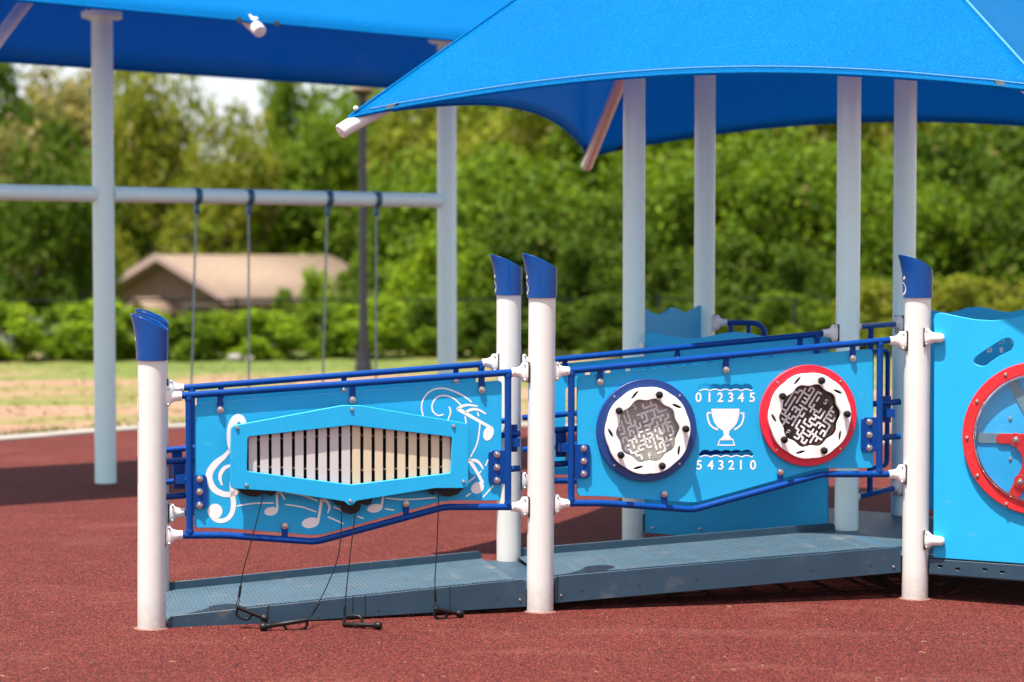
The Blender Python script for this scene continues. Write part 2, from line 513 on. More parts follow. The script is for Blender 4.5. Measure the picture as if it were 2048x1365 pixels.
# ------------------------------------------------------------------ mesh building
def area2(p):
    return sum(p[i][0] * p[(i + 1) % len(p)][1] - p[(i + 1) % len(p)][0] * p[i][1] for i in range(len(p))) * 0.5
def ccw(p):
    return list(p) if area2(p) > 0 else list(reversed(p))
def rounded(p, r, n=5):
    """Round the corners of a 2D outline; r is one radius or a list."""
    o = []
    k = len(p)
    for i in range(k):
        ri = r[i] if isinstance(r, (list, tuple)) else r
        a, b, c = Vector(p[i - 1]), Vector(p[i]), Vector(p[(i + 1) % k])
        if ri <= 0:
            o.append((b.x, b.y)); continue
        d1 = min(ri, (a - b).length * 0.48)
        d2 = min(ri, (c - b).length * 0.48)
        s = b + (a - b).normalized() * d1
        e = b + (c - b).normalized() * d2
        for j in range(n + 1):
            t = j / n
            q = s * (1 - t) ** 2 + b * 2 * t * (1 - t) + e * t * t
            o.append((q.x, q.y))
    return o
def inset(p, d):
    """Move a CCW outline inwards by d (miter joins)."""
    o = []
    k = len(p)
    for i in range(k):
        a, b, c = Vector(p[i - 1]), Vector(p[i]), Vector(p[(i + 1) % k])
        e1 = b - a; e2 = c - b
        if e1.length < 1e-7: e1 = e2
        if e2.length < 1e-7: e2 = e1
        n1 = Vector((-e1.y, e1.x)).normalized()
        n2 = Vector((-e2.y, e2.x)).normalized()
        m = n1 + n2
        m = n1 if m.length < 1e-4 else m.normalized()
        f = max(0.4, m.dot(n1))
        q = b + m * (d / f)
        o.append((q.x, q.y))
    return o
def circ(cx, cz, r, n=48, ph=0.0):
    return [(cx + r * math.cos(ph + 2 * math.pi * i / n), cz + r * math.sin(ph + 2 * math.pi * i / n)) for i in range(n)]

class MB:
    def __init__(self):
        self.v = []; self.f = []
    def add(self, vs_, fs_):
        k = len(self.v)
        self.v += [tuple(x) for x in vs_]
        self.f += [tuple(i + k for i in f) for f in fs_]
        return self
    def box(self, x0, x1, y0, y1, z0, z1):
        v = [(x, y, z) for x in (x0, x1) for y in (y0, y1) for z in (z0, z1)]
        return self.add(v, [(0, 1, 3, 2), (4, 6, 7, 5), (0, 4, 5, 1), (2, 3, 7, 6), (0, 2, 6, 4), (1, 5, 7, 3)])
    def prism(self, outline, y0, y1, holes=(), ch=0.0):
        """Extrude an (x,z) outline from y0 (front) to y1 (back); ch = width of the front chamfer."""
        O = ccw(outline)
        H = [list(reversed(ccw(h))) for h in holes]
        loops = [O] + H
        fr = [inset(O, ch)] + [inset(h, ch) for h in H] if ch else loops
        def cap(ls, y, front):
            pts = [p for l in ls for p in l]
            tris = tessellate_polygon([[Vector((p[0], p[1], 0)) for p in l] for l in ls])
            fs_ = []
            for t in tris:
                a, b, c = (pts[i] for i in t)
                s = (b[0] - a[0]) * (c[1] - a[1]) - (c[0] - a[0]) * (b[1] - a[1])
                if abs(s) < 1e-12: continue
                fs_.append(tuple(t) if (s > 0) == front else tuple(reversed(t)))
            self.add([(p[0], y, p[1]) for p in pts], fs_)
        cap(fr, y0, True)
        cap(loops, y1, False)
        for l, q in zip(loops, fr):
            k = len(l)
            rows = [[(p[0], y0, p[1]) for p in q]]
            if ch: rows.append([(p[0], y0 + ch, p[1]) for p in l])
            rows.append([(p[0], y1, p[1]) for p in l])
            vv = [p for r_ in rows for p in r_]
            ff = []
            for j in range(len(rows) - 1):
                for i in range(k):
                    a = j * k + i; b = j * k + (i + 1) % k
                    ff.append((a, a + k, b + k, b))
            self.add(vv, ff)
        return self
    def stroke(self, pts, wd, y, th=0.0016, capn=5):
        """A flat ribbon with round ends along an (x,z) path; wd is one width or a list."""
        n = len(pts)
        P = [Vector(p) for p in pts]
        W = [x * 0.5 for x in (wd if isinstance(wd, (list, tuple)) else [wd] * n)]
        L = []; Rr = []
        T = []
        for i in range(n):
            t = (P[min(n - 1, i + 1)] - P[max(0, i - 1)])
            T.append(t.normalized() if t.length > 1e-9 else Vector((1, 0)))
        for i in range(n):
            nn = Vector((-T[i].y, T[i].x))
            L.append(P[i] + nn * W[i]); Rr.append(P[i] - nn * W[i])
        vv = []; ff = []
        for i in range(n):
            vv += [(Rr[i].x, y, Rr[i].y), (L[i].x, y, L[i].y)]
        for i in range(n - 1):
            ff.append((2 * i, 2 * i + 2, 2 * i + 3, 2 * i + 1))
        for end, s in ((0, -1), (n - 1, 1)):
            c = P[end]; nn = Vector((-T[end].y, T[end].x)); t = T[end] * s
            k = len(vv)
            vv.append((c.x, y, c.y))
            for j in range(capn + 1):
                a = math.pi * j / capn
                q = c + nn * (math.cos(a) * W[end]) + t * (math.sin(a) * W[end])
                vv.append((q.x, y, q.y))
            for j in range(capn):
                ff.append((k, k + 2 + j, k + 1 + j) if s > 0 else (k, k + 1 + j, k + 2 + j))
        return self.add(vv, ff)
    def tube(self, path, r, n=12, cap=True):
        P = [Vector(p) for p in path]
        k = len(P)
        rs = r if isinstance(r, (list, tuple)) else [r] * k
        T = [(P[min(k - 1, i + 1)] - P[max(0, i - 1)]).normalized() for i in range(k)]
        up = Vector((0, 0, 1)) if abs(T[0].z) < 0.9 else Vector((0, 1, 0))
        nn = (up - T[0] * up.dot(T[0])).normalized()
        vv = []; ff = []
        for i in range(k):
            nn = (nn - T[i] * nn.dot(T[i])).normalized()
            bb = T[i].cross(nn)
            for j in range(n):
                a = 2 * math.pi * j / n
                vv.append(P[i] + nn * (math.cos(a) * rs[i]) + bb * (math.sin(a) * rs[i]))
        for i in range(k - 1):
            for j in range(n):
                a = i * n + j; b = i * n + (j + 1) % n
                ff.append((a, b, b + n, a + n))
        if cap:
            ff.append(tuple(reversed(range(n))))
            ff.append(tuple((k - 1) * n + j for j in range(n)))
        return self.add(vv, ff)
    def lathe(self, prof, c=(0, 0, 0), axis='z', n=24):
        vv = []; ff = []
        for (r, h) in prof:
            for j in range(n):
                a = 2 * math.pi * j / n
                x, y = r * math.cos(a), r * math.sin(a)
                if axis == 'z': p = (x, y, h)
                elif axis == 'y': p = (x, -h, y)          # h towards the viewer
                else: p = (h, x, y)
                vv.append((p[0] + c[0], p[1] + c[1], p[2] + c[2]))
        for i in range(len(prof) - 1):
            for j in range(n):
                a = i * n + j; b = i * n + (j + 1) % n
                ff.append((a, b, b + n, a + n))
        ff.append(tuple(reversed(range(n))))
        ff.append(tuple((len(prof) - 1) * n + j for j in range(n)))
        return self.add(vv, ff)
    def ball(self, c, r, n=14):
        prof = [(max(1e-4, r * math.sin(math.pi * i / 9)), -r * math.cos(math.pi * i / 9)) for i in range(10)]
        return self.lathe(prof, c, 'z', n)
    def mesh(self, name, m, sharp=35):
        me = bpy.data.meshes.new(name)
        me.from_pydata(self.v, [], self.f)
        me.validate()
        if m: me.materials.append(m)
        if sharp:
            me.polygons.foreach_set("use_smooth", [True] * len(me.polygons))
            me.set_sharp_from_angle(angle=R(sharp))
        me.update()
        return me
    def build(self, name, m, parent=None, sharp=35, world=False):
        if world and parent:
            l = parent.matrix_basis.inverted()
            self.v = [tuple(l @ Vector(p)) for p in self.v]
        o = bpy.data.objects.new(name, self.mesh(name, m, sharp))
        COL.objects.link(o)
        if parent: o.parent = parent
        return o

def put(name, me, parent=None, loc=(0, 0, 0), rot=(0, 0, 0), sc=None):
    o = bpy.data.objects.new(name, me)
    COL.objects.link(o)
    if parent: o.parent = parent
    o.location = loc
    o.rotation_euler = rot
    if sc: o.scale = sc
    return o
def tag(o, label, cat, group=None):
    o['label'] = label; o['category'] = cat
    if group: o['group'] = group
    return o
def thing(name, label, cat, loc=(0, 0, 0), rz=0.0, group=None):
    o = bpy.data.objects.new(name, None)
    o.empty_display_size = 0.2
    COL.objects.link(o)
    o.location = loc
    o.rotation_euler = (0, 0, rz)
    return tag(o, label, cat, group)
def structure(o):
    o['kind'] = 'structure'
    return o
def text_mb(s, size, mb, cx, cz, y, ang=0.0, bold=0.0, th=0.0016):
    cu = bpy.data.curves.new("lettering", 'FONT')
    cu.body = s; cu.size = size; cu.align_x = 'CENTER'; cu.align_y = 'CENTER'
    cu.offset = bold
    cu.fill_mode = 'FRONT'
    ob = bpy.data.objects.new("lettering", cu)
    COL.objects.link(ob)
    bpy.context.view_layer.update()
    me = bpy.data.meshes.new_from_object(ob)
    bpy.data.objects.remove(ob)
    ca, sa = math.cos(ang), math.sin(ang)
    mb.add([(cx + v.co.x * ca - v.co.y * sa, y, cz + v.co.x * sa + v.co.y * ca) for v in me.vertices],
           [tuple(p.vertices) for p in me.polygons])
    bpy.data.meshes.remove(me)

# ------------------------------------------------------------------ ground, lawn, kerb, hills
def terrain_z(y):
    t = min(1.0, max(0.0, (y - 36.0) / 16.0))
    return -2.0 * t * t * (3 - 2 * t)
mb = MB()
ys = [-30, 0, 10, 20, 28, 34, 36] + [36 + i for i in range(1, 17)] + [60, 90, 150, 400, 1200]
for i, y in enumerate(ys):
    for x in (-900, -60, 60, 900):
        mb.v.append((x, y, terrain_z(y) - 0.012))
for i in range(len(ys) - 1):
    for j in range(3):
        a = i * 4 + j
        mb.f.append((a, a + 1, a + 5, a + 4))
structure(mb.build('lawn', M['lawn']))

edge = [ground(-900, 925), ground(-300, 900), ground(0, 883), ground(330, 858), ground(700, 850), ground(1000, 853), ground(1400, 868),
        ground(1770, 889), ground(2300, 925), ground(3000, 985)]
def smooth_pts(p, k=6):
    o = []
    for i in range(len(p) - 1):
        p0, p1, p2, p3 = p[max(0, i - 1)], p[i], p[i + 1], p[min(len(p) - 1, i + 2)]
        for j in range(k):
            t = j / k
            o.append(0.5 * ((2 * p1) + (p2 - p0) * t + (2 * p0 - 5 * p1 + 4 * p2 - p3) * t * t + (3 * p1 - p0 - 3 * p2 + p3) * t ** 3))
    o.append(p[-1])
    return o
edge = smooth_pts(edge)
mb = MB()
k = len(edge)
mb.add([(p.x, p.y, 0.0) for p in edge] + [(p.x * 1.0, -4.0, 0.0) for p in edge], [(i, i + k, i + 1 + k, i + 1) for i in range(k - 1)])
structure(mb.build('rubber_ground', M['rubber']))
mb = MB()
prof = [(0.0, -0.02), (0.0, 0.018), (0.02, 0.026), (0.26, 0.026), (0.28, 0.0), (0.28, -0.02)]
for i, p in enumerate(edge):
    t = (edge[min(k - 1, i + 1)] - edge[max(0, i - 1)]).normalized()
    nn = Vector((-t.y, t.x, 0))
    for (a, z) in prof:
        q = p + nn * a
        mb.v.append((q.x, q.y, z))
for i in range(k - 1):
    for j in range(len(prof) - 1):
        a = i * len(prof) + j
        mb.f.append((a, a + len(prof), a + len(prof) + 1, a + 1))
structure(mb.build('kerb', M['conc']))
# grass tufts growing along the kerb and over the lawn
rnd = random.Random(4)
mb = MB()
def tuft(x, y, z, h, n):
    for _ in range(n):
        a = rnd.uniform(0, 6.28)
        bx, by = x + rnd.uniform(-.05, .05), y + rnd.uniform(-.05, .05)
        tx, ty = bx + math.cos(a) * h * .5, by + math.sin(a) * h * .5
        px_, py_ = -math.sin(a) * .006, math.cos(a) * .006
        hh = h * rnd.uniform(.6, 1.2)
        mb.add([(bx - px_, by - py_, z), (bx + px_, by + py_, z), (tx, ty, z + hh)], [(0, 1, 2)])
for i in range(1500):
    j = rnd.randrange(k - 1)
    t = (edge[j + 1] - edge[j]).normalized()
    p = edge[j].lerp(edge[j + 1], rnd.random()) + Vector((-t.y, t.x, 0)) * (0.24 + abs(rnd.gauss(0, .25)))
    tuft(p.x, p.y, 0, rnd.uniform(.03, .07), 5)
for i in range(2600):
    y = rnd.uniform(20, 34)
    x = rnd.uniform(-.3, .3) * y
    tuft(x, y, -0.01, rnd.uniform(.02, .05), 4)
o = mb.build('grass', M['lf_grass'], sharp=0)
o['kind'] = 'stuff'; o['label'] = 'short grass tufts growing behind the pale kerb'

# ------------------------------------------------------------------ ramp posts
PR = 0.0635
def foot(px, py, r=PR):
    p = ground(px, py)
    return Vector((p.x, p.y, 0)) + Vector((p.x, p.y, 0)).normalized() * r
A = foot(303.3, 1262)
B = foot(1080, 1228)
C = foot(1829.5, 1202)
def at_depth(px, y):
    p = depth(px, 640, y); return Vector((p.x, p.y, 0))
A2 = at_depth(309.0, A.y + 0.93)
B2 = at_depth(1017.6, B.y + 0.92)
P1 = at_depth(1695.5, C.y + 0.92)         # tall shade post that stands in for the ramp's last far post
rows = P1.y / 10.4
P3 = at_depth(1267.5, P1.y * 48.8 / 45.9)
P2 = at_depth(1807.5, P1.y * 48.8 / 46.1)
P4 = P3 + (P2 - P1)
P4 = at_depth(1408.5, P1.y * 48.8 / 43.0)

def cap_mesh():
    mb = MB()
    n = 40; rows_ = 10
    Rc = 0.0705
    def pt(t, j, off=0.0):
        a = 2 * math.pi * j / n
        zt = 0.172 - 0.036 * math.cos(a) + 0.010 * math.sin(a) ** 2
        fl = 0.028 * t ** 2.2 * ((1 - math.cos(a)) / 2) ** 1.4
        return ((Rc + off) * math.cos(a) - fl, (Rc + off) * math.sin(a), t * zt)
    for i in range(rows_ + 1):
        for j in range(n): mb.v.append(pt(i / rows_, j))
    for i in range(rows_):
        for j in range(n):
            a = i * n + j; b = i * n + (j + 1) % n
            mb.f.append((a, b, b + n, a + n))
    k0 = len(mb.v)
    for (t, off, dz) in ((1.0, -0.002, 0.0022), (1.0, -0.007, 0.0010), (1.0, -0.009, -0.03)):
        for j in range(n):
            p = pt(t, j, off)
            mb.v.append((p[0], p[1], p[2] + dz))
    base = rows_ * n
    for j in range(n):
        b = (j + 1) % n
        mb.f.append((base + j, base + b, k0 + b, k0 + j))
        mb.f.append((k0 + j, k0 + b, k0 + n + b, k0 + n + j))
        mb.f.append((k0 + n + j, k0 + n + b, k0 + 2 * n + b, k0 + 2 * n + j))
    mb.f.append(tuple(k0 + 2 * n + j for j in range(n)))
    mb.f.append(tuple(reversed(range(n))))
    return mb.mesh('cap', M['cap'])
def cap_pt(ang, z, off):
    a = ang
    zt = 0.172 - 0.036 * math.cos(a) + 0.010 * math.sin(a) ** 2
    t = z / zt
    fl = 0.028 * t ** 2.2 * ((1 - math.cos(a)) / 2) ** 1.4
    return ((0.0705 + off) * math.cos(a) - fl, (0.0705 + off) * math.sin(a), z)
def emblem_meshes():
    """Cut-out face on the cap's high side: a pale crescent with a round hole, two brow pads."""
    mid = R(180)
    def patch(mb, poly, off=.0012):
        pts = [cap_pt(mid + u / 0.0705, z, off) for (u, z) in poly]
        c = cap_pt(mid + sum(p[0] for p in poly) / len(poly) / 0.0705, sum(p[1] for p in poly) / len(poly), off + .0006)
        k_ = len(pts)
        mb.add(pts + [c], [(i, k_, (i + 1) % k_) for i in range(k_)])
    ring = MB(); hole = MB(); padl = MB(); padr = MB()
    patch(ring, [(.034 * math.cos(a), .044 + .032 * math.sin(a)) for a in (i * math.pi / 12 for i in range(24))])
    patch(hole, [(.026 * math.cos(a), .048 + .024 * math.sin(a)) for a in (i * math.pi / 8 for i in range(16))], .0022)
    for m_, sg in ((padl, 1), (padr, -1)):
        patch(m_, [(sg * .014, .086), (sg * .035, .096), (sg * .030, .106), (sg * .014, .099)])
    return [('emblem_crescent', ring.mesh('emblem_crescent', M['engrave'])), ('emblem_hole', hole.mesh('emblem_hole', M['cap'])),
            ('emblem_pad', padl.mesh('emblem_pad', M['engrave'])), ('emblem_pad', padr.mesh('emblem_pad', M['gasket']))]
CAP = cap_mesh(); EMB = emblem_meshes()

def ramp_post(base, capz, label, lean=0.0):
    t = thing('ramp_post', label, 'post', base, 0, 'white posts of the ramp')
    mb = MB()
    mb.lathe([(PR, -0.05), (PR, capz * .5), (PR, capz + 0.03)], n=40)
    pole = mb.build('pole', M['white'], t)
    mb = MB(); rg = random.Random(int(base.x * 100)); n_ = 40
    for (r0, z0) in ((PR - .002, .006), (PR + .004, .005), (PR + .012, .0015)):
        for j in range(n_):
            a = 2 * math.pi * j / n_; rr_ = r0 + (rg.uniform(-.002, .004) if r0 > PR + .01 else 0)
            mb.v.append((rr_ * math.cos(a), rr_ * math.sin(a), z0))
    for i in range(2):
        for j in range(n_):
            a = i * n_ + j; b = i * n_ + (j + 1) % n_
            mb.f.append((a, a + n_, b + n_, b))
    mb.build('base_joint', M['dust'], t)
    c = put('cap', CAP, t, (0, 0, capz))
    for nm_, me_ in EMB: put(nm_, me_, c)
    t.rotation_euler = (0, lean, 0)
    return t
def zat(px, py, y):
    return depth(px, py, y).z
pa = ramp_post(A, zat(305, 721, A.y), 'short white post with warning labels at the low end of the ramp, nearest the viewer', R(0.55))
pb = ramp_post(B, zat(1079, 596, B.y), 'white post with navy cap between the music panel and the maze panel', R(0.35))
pc = ramp_post(C, zat(1827, 596, C.y), 'white post with navy cap between the maze panel and the big steering panel', R(0.12))
pa2 = ramp_post(A2, zat(310, 702, A2.y), 'short white post almost hidden behind the labelled post at the low ramp end')
pb2 = ramp_post(B2, zat(1017, 590.5, B2.y), 'white post standing behind the middle post, on the far side of the ramp')
# warning labels stuck on the left flank of the first post
def label_patch(name, m, z0, z1, a0, a1, off, parent):
    mb = MB()
    n = 6
    for i in range(n + 1):
        a = R(a0 + (a1 - a0) * i / n)
        for z in (z0, z1):
            mb.v.append(((PR + off) * math.cos(a), (PR + off) * math.sin(a), z))
    for i in range(n):
        mb.f.append((2 * i, 2 * i + 2, 2 * i + 3, 2 * i + 1))
    return mb.build(name, m, parent)
za = lambda y: zat(303, y, A.y)
l1 = label_patch('warning_label', M['yellow'], za(790), za(766), 150, 214, 0.0006, pa)
label_patch('label_film', M['paper'], za(788), za(768), 150, 211, 0.001, l1)
l2 = label_patch('warning_label', M['yellow'], za(827), za(792), 150, 214, 0.0006, pa)
label_patch('label_film', M['paper'], za(825), za(794), 150, 211, 0.001, l2)
l3 = label_patch('warning_label', M['ink'], za(914), za(829), 150, 215, 0.0006, pa)
label_patch('label_film', M['paper'], za(913), za(830), 150, 213, 0.001, l3)
label_patch('label_heading', M['orange'], za(843), za(832), 150, 209, 0.0014, l3)
for i in range(9):
    label_patch('label_text', M['ink'], za(852 + i * 6.6) , za(849.5 + i * 6.6), 152, 200 + (i * 37 % 8), 0.0014, l3)
l4 = label_patch('serial_plate', mat('grey_plate', (0.35, 0.34, 0.31), 0.5, var=.1), za(965), za(916), 150, 208, 0.0006, pa)

# ------------------------------------------------------------------ shared small hardware
def clamp_meshes():
    mb = MB()
    n = 28
    secs = [(-0.010, 0.027, 0.046, 3.2), (0.009, 0.027, 0.046, 3.2), (0.012, 0.026, 0.044, 3.0), (0.018, 0.0235, 0.034, 2.6), (0.026, 0.0215, 0.027, 2.2),
            (0.036, 0.0215, 0.0238, 2), (0.046, 0.0208, 0.0215, 2), (0.064, 0.0205, 0.0210, 2), (0.0665, 0.019, 0.0195, 2)]
    for (x, a, b, e) in secs:
        for j in range(n):
            t = 2 * math.pi * j / n
            c_, s_ = math.cos(t), math.sin(t)
            mb.v.append((x, a * math.copysign(abs(c_) ** (2 / e), c_), b * math.copysign(abs(s_) ** (2 / e), s_)))
    for i in range(len(secs) - 1):
        for j in range(n):
            a = i * n + j; b = i * n + (j + 1) % n
            mb.f.append((a, b, b + n, a + n))
    mb.f.append(tuple(reversed(range(n))))
    mb.f.append(tuple((len(secs) - 1) * n + j for j in range(n)))
    g = MB()
    g.box(-0.016, -0.0105, -0.029, 0.029, -0.048, 0.048)
    sc = MB()
    sc.lathe([(0.0052, -.003), (0.0052, 0.001), (0.004, 0.0022), (0.0018, 0.0023), (0.0015, 0.0008)], axis='y', n=10)
    return mb.mesh('clamp', M['clampw'], 50), g.mesh('gasket', M['gasket']), sc.mesh('screw', M['steel'])
CLAMP, GASKET, SCREW = clamp_meshes()
def clamp(parent, s, z, side, pr=PR, y=0.0, m=None):
    """side=+1: socket points to +s, post lies to the left."""
    o = put('clamp', CLAMP, parent, (s, y, z), (0, 0, 0 if side > 0 else math.pi))
    put('gasket', GASKET, o)
    for dz in (0.036, -0.036):
        put('screw', SCREW, o, (0.006, -0.0265 * side, dz), (0, 0, 0 if side > 0 else math.pi))
    put('screw', SCREW, o, (0.052, -0.019 * side, 0), (0, 0, 0 if side > 0 else math.pi))
    return o
def bolt_meshes():
    mb = MB()
    mb.lathe([(0.0155, 0), (0.0155, 0.0016), (0.0150, 0.0024), (0.0098, 0.0026), (0.0094, 0.0040), (0.0075, 0.0072), (0.0045, 0.0084), (0.0040, 0.0060), (0.0018, 0.0058)], axis='y', n=20)
    a = mb.mesh('bolt', M['steel'], 30)
    mb = MB()
    mb.lathe([(0.0098, 0), (0.0094, 0.0020), (0.0072, 0.0056), (0.0042, 0.0066), (0.0038, 0.0044), (0.0016, 0.0042)], axis='y', n=18)
    b = mb.mesh('screw', M['steel'], 30)
    mb = MB()
    mb.lathe([(0.0068, 0), (0.0064, 0.0014), (0.005, 0.004), (0.003, 0.0046), (0.0026, 0.003), (0.001, 0.003)], axis='y', n=14)
    c = mb.mesh('screw', M['steel'], 30)
    return a, b, c
BOLT, SCREWB, SCREWS = bolt_meshes()

RT = 0.0158
def bent(pts, r=0.035, n=5):
    """Round the bends of an (s,z) polyline."""
    o = [pts[0]]
    for i in range(1, len(pts) - 1):
        a, b, c = Vector(pts[i - 1]), Vector(pts[i]), Vector(pts[i + 1])
        s = b + (a - b).normalized() * r
        e = b + (c - b).normalized() * r
        for j in range(n + 1):
            t = j / n
            q = s * (1 - t) ** 2 + b * 2 * t * (1 - t) + e * t * t
            o.append((q.x, q.y))
    o.append(pts[-1])
    return o

def frame(pl, root, top, left_x, right_x, bottom, tabs_top, tabs_bot, straps, clamps_):
    """Tubular frame, tabs, strap plates, bolts and clamps of one guard panel. Pixels of the photograph give the sizes."""
    q = pl.q
    t0, t1 = q(*top[0]), q(*top[1])
    def topz(s): return t0[1] + (t1[1] - t0[1]) * (s - t0[0]) / (t1[0] - t0[0])
    bp_ = bent([q(*p) for p in bottom])
    def botz(s):
        for a, b in zip(bp_, bp_[1:]):
            if a[0] <= s <= b[0] + 1e-6: return a[1] + (b[1] - a[1]) * (s - a[0]) / max(1e-6, b[0] - a[0])
        return bp_[-1][1]
    mb = MB(); mb.tube([(t0[0], 0, t0[1]), (t1[0], 0, t1[1])], RT, 14); mb.build('top_rail', M['navy'], root)
    mb = MB(); mb.tube([(s, 0, z) for s, z in bp_], RT, 14); mb.build('bottom_rail', M['navy'], root)
    for xx in (left_x, right_x):
        if xx is None: continue
        s = q(xx, 850)[0]
        zt, zb = topz(s), botz(s)
        mb = MB()
        mb.tube([(s, 0, zb), (s, 0, zt)], RT * 1.02, 14)
        for z_, d_ in ((zt, -1), (zb, 1)):       # weld fillets
            mb.lathe([(RT * 1.02, z_ + d_ * 0.030), (RT * 1.22, z_ + d_ * 0.016), (RT * 1.05, z_ + d_ * 0.004)], (s, 0, 0), 'z', 14)
        mb.build('stile', M['navy'], root)
    for (tx, bx, by) in tabs_top:
        s, z = q(bx, by)
        mb = MB(); mb.prism(rounded([(s - .014, z - .013), (s + .014, z - .013), (s + .014, topz(s)), (s - .014, topz(s))], [.013, .013, 0, 0]), -0.003, 0.006, ch=.0008)
        tb = mb.build('tab', M['navy'], root)
        put('bolt', BOLT, tb, (s, -0.003, z))
    for (tx, bx, by) in tabs_bot:
        s, z = q(bx, by)
        mb = MB(); mb.prism(rounded([(s - .014, botz(s)), (s + .014, botz(s)), (s + .014, z + .013), (s - .014, z + .013)], [0, 0, .013, .013]), -0.003, 0.006, ch=.0008)
        tb = mb.build('tab', M['navy'], root)
        put('bolt', BOLT, tb, (s, -0.003, z))
    for (x0, x1, y0, y1, bx, bys) in straps:
        a, b = q(x0, y1), q(x1, y0)
        mid = (q(x0, 900)[0] + q(x1, 900)[0]) / 2
        left = q(left_x, 900)[0] if abs(x0 - left_x) < abs(x1 - (right_x or 9e9)) else q(right_x, 900)[0]
        pts = [(a[0], a[1]), (b[0], a[1]), (b[0], b[1]), (a[0], b[1])]
        rr = [0, .022, .022, 0] if left < mid else [.022, 0, 0, .022]
        if left < mid: pts = [(left, a[1]), (b[0], a[1]), (b[0], b[1]), (left, b[1])]
        else: pts = [(a[0], a[1]), (left, a[1]), (left, b[1]), (a[0], b[1])]
        mb = MB(); mb.prism(rounded(pts, rr), -0.005, 0.004, ch=.001)
        sp = mb.build('mounting_plate', M['navy'], root)
        for by in bys:
            s, z = q(bx, by)
            put('bolt', BOLT, sp, (s, -0.005, z))
    for (cx, cy, side, post_s, r_) in clamps_:
        s, z = q(cx, cy)
        clamp(root, post_s + side * (r_ + 0.0105), z, side)

def handrail(pl, root, up, low, straps, yb):
    """Two handrail tubes carried inside the guard panel on flat straps."""
    hr = None
    for (p0, p1) in (up, low):
        a, b = pl.q(*p0, d=-yb), pl.q(*p1, d=-yb)
        dz = (b[1] - a[1]) / (b[0] - a[0])
        pts = [(a[0] - .0, yb, a[1]), (b[0], yb, b[1])]
        mb = MB(); mb.tube(pts, RT * .95, 12)
        o = mb.build('handrail', M['navy'], root)
    for s in straps:
        zu = pl.q(*up[0], d=-yb)[1] + (s - pl.q(*up[0], d=-yb)[0]) * 0.085
        mb = MB()
        mb.prism([(s - .025, zu - .13), (s + .025, zu - .13), (s + .025, zu + .0), (s - .025, zu + .0)], yb - .004, yb + .004)
        mb.box(s - .02, s + .02, 0.005, yb - 0.0045, zu - .10, zu - .06)
        mb.build('handrail_strap', M['navy'], root)

# ------------------------------------------------------------------ music panel (first near panel)
pl1 = Plane(A, B - A)
L1 = (B - A).length
BF = 0.0068                       # the board's front face lies 10 mm behind the frame's centre
root = thing('music_panel', 'near light blue ramp panel with resonator bars and engraved music notes', 'panel', pl1.o, pl1.a)
frame(pl1, root, [(340, 793.5), (1045, 743.5)], 378, 1016,
      [(340, 1071.4), (446, 1071), (632, 1084), (889, 1014.5), (1045, 1014.5)],
      [(0, 440.5, 820), (0, 705, 800), (0, 963.5, 780)], [(0, 569.5, 1052), (0, 812, 1008)],
      [(384, 414, 950, 1018, 399, (958, 984, 1011)), (977, 1010, 901, 969, 993.5, (909, 935, 961))],
      [(345, 793, 1, 0, PR), (345, 1071, 1, 0, PR), (1040, 745, -1, L1, PR), (1040, 1014, -1, L1, PR)])
qb = lambda x, y: pl1.q(x, y, -BF)
board = rounded([qb(388.5, 1056), qb(446, 1056.5), qb(636, 1071.5), qb(889, 1001.5), qb(1002, 1001.5), qb(1004, 761.5), qb(391, 807.5)],
                [.02, .05, .04, .05, .02, .022, .02])
mb = MB(); mb.prism(board, BF, BF + .019, ch=.0018)
bd = mb.build('board', M['blue'], root)
# engraved artwork
y_e = BF - 0.0007
mb = MB()
def sm(p, k_=6):
    return [(v.x, v.y) for v in smooth_pts([Vector((a, b, 0)) for a, b in p], k_)]
def wl(ws, k_=6):
    o = []
    for a, b in zip(ws, ws[1:]):
        o += [a + (b - a) * j / k_ for j in range(k_)]
    return o + [ws[-1]]
PX = 1 / 435.0                    # metres per photo pixel on this panel
def st(pts, w_, curve=True, d=-BF, m_=None, y_=None, pl=pl1):
    p = [pl.q(x, y, d) for x, y in pts]
    ww = [x * PX for x in w_] if isinstance(w_, (list, tuple)) else w_ * PX
    if curve:
        p = sm(p); ww = wl(ww) if isinstance(ww, list) else ww
    (m_ or mb).stroke(p, ww, y_ if y_ is not None else y_e)
def dot(cx, cy, rx, ry, ang, y_=None, m_=None, pl=pl1):
    c = pl.q(cx, cy, -BF)
    a = R(ang)
    pts = []
    for i in range(28):
        t = 2 * math.pi * i / 28
        u_, v_ = rx * PX * math.cos(t), ry * PX * math.sin(t)
        pts.append((c[0] + u_ * math.cos(a) - v_ * math.sin(a), c[1] + u_ * math.sin(a) + v_ * math.cos(a)))
    m2 = m_ or mb
    k_ = len(m2.v)
    yy = y_ if y_ is not None else y_e - .0002
    m2.add([(c[0], yy, c[1])] + [(p[0], yy, p[1]) for p in pts], [(0, 1 + i, 1 + (i + 1) % 28) for i in range(28)])
def flush(name, m_=None):
    global mb
    o = mb.build(name, m_ or M['engrave'], bd, sharp=0)
    mb = MB()
    return o
# treble clef
st([(464, 905), (460, 882), (462, 858), (469, 841), (478, 836), (486, 843), (488, 856)], [10, 12, 15, 16, 15, 12, 8])
st([(462, 897), (449, 913), (432, 927), (420, 944), (419, 962), (430, 980), (449, 989), (466, 988), (476, 983)], [5, 9, 13, 14, 13, 12, 11, 10, 8])
st([(462, 931), (450, 936), (442, 946), (440, 958), (444, 970)], [5, 8, 8, 6, 3])
st([(463, 965), (465, 990), (467, 1010), (463, 1028), (453, 1039), (440, 1042), (428, 1038), (421, 1028)], [8, 10, 10, 9, 9, 9, 8, 6])
dot(430, 1023, 14.5, 15, 0)
flush('treble_clef')
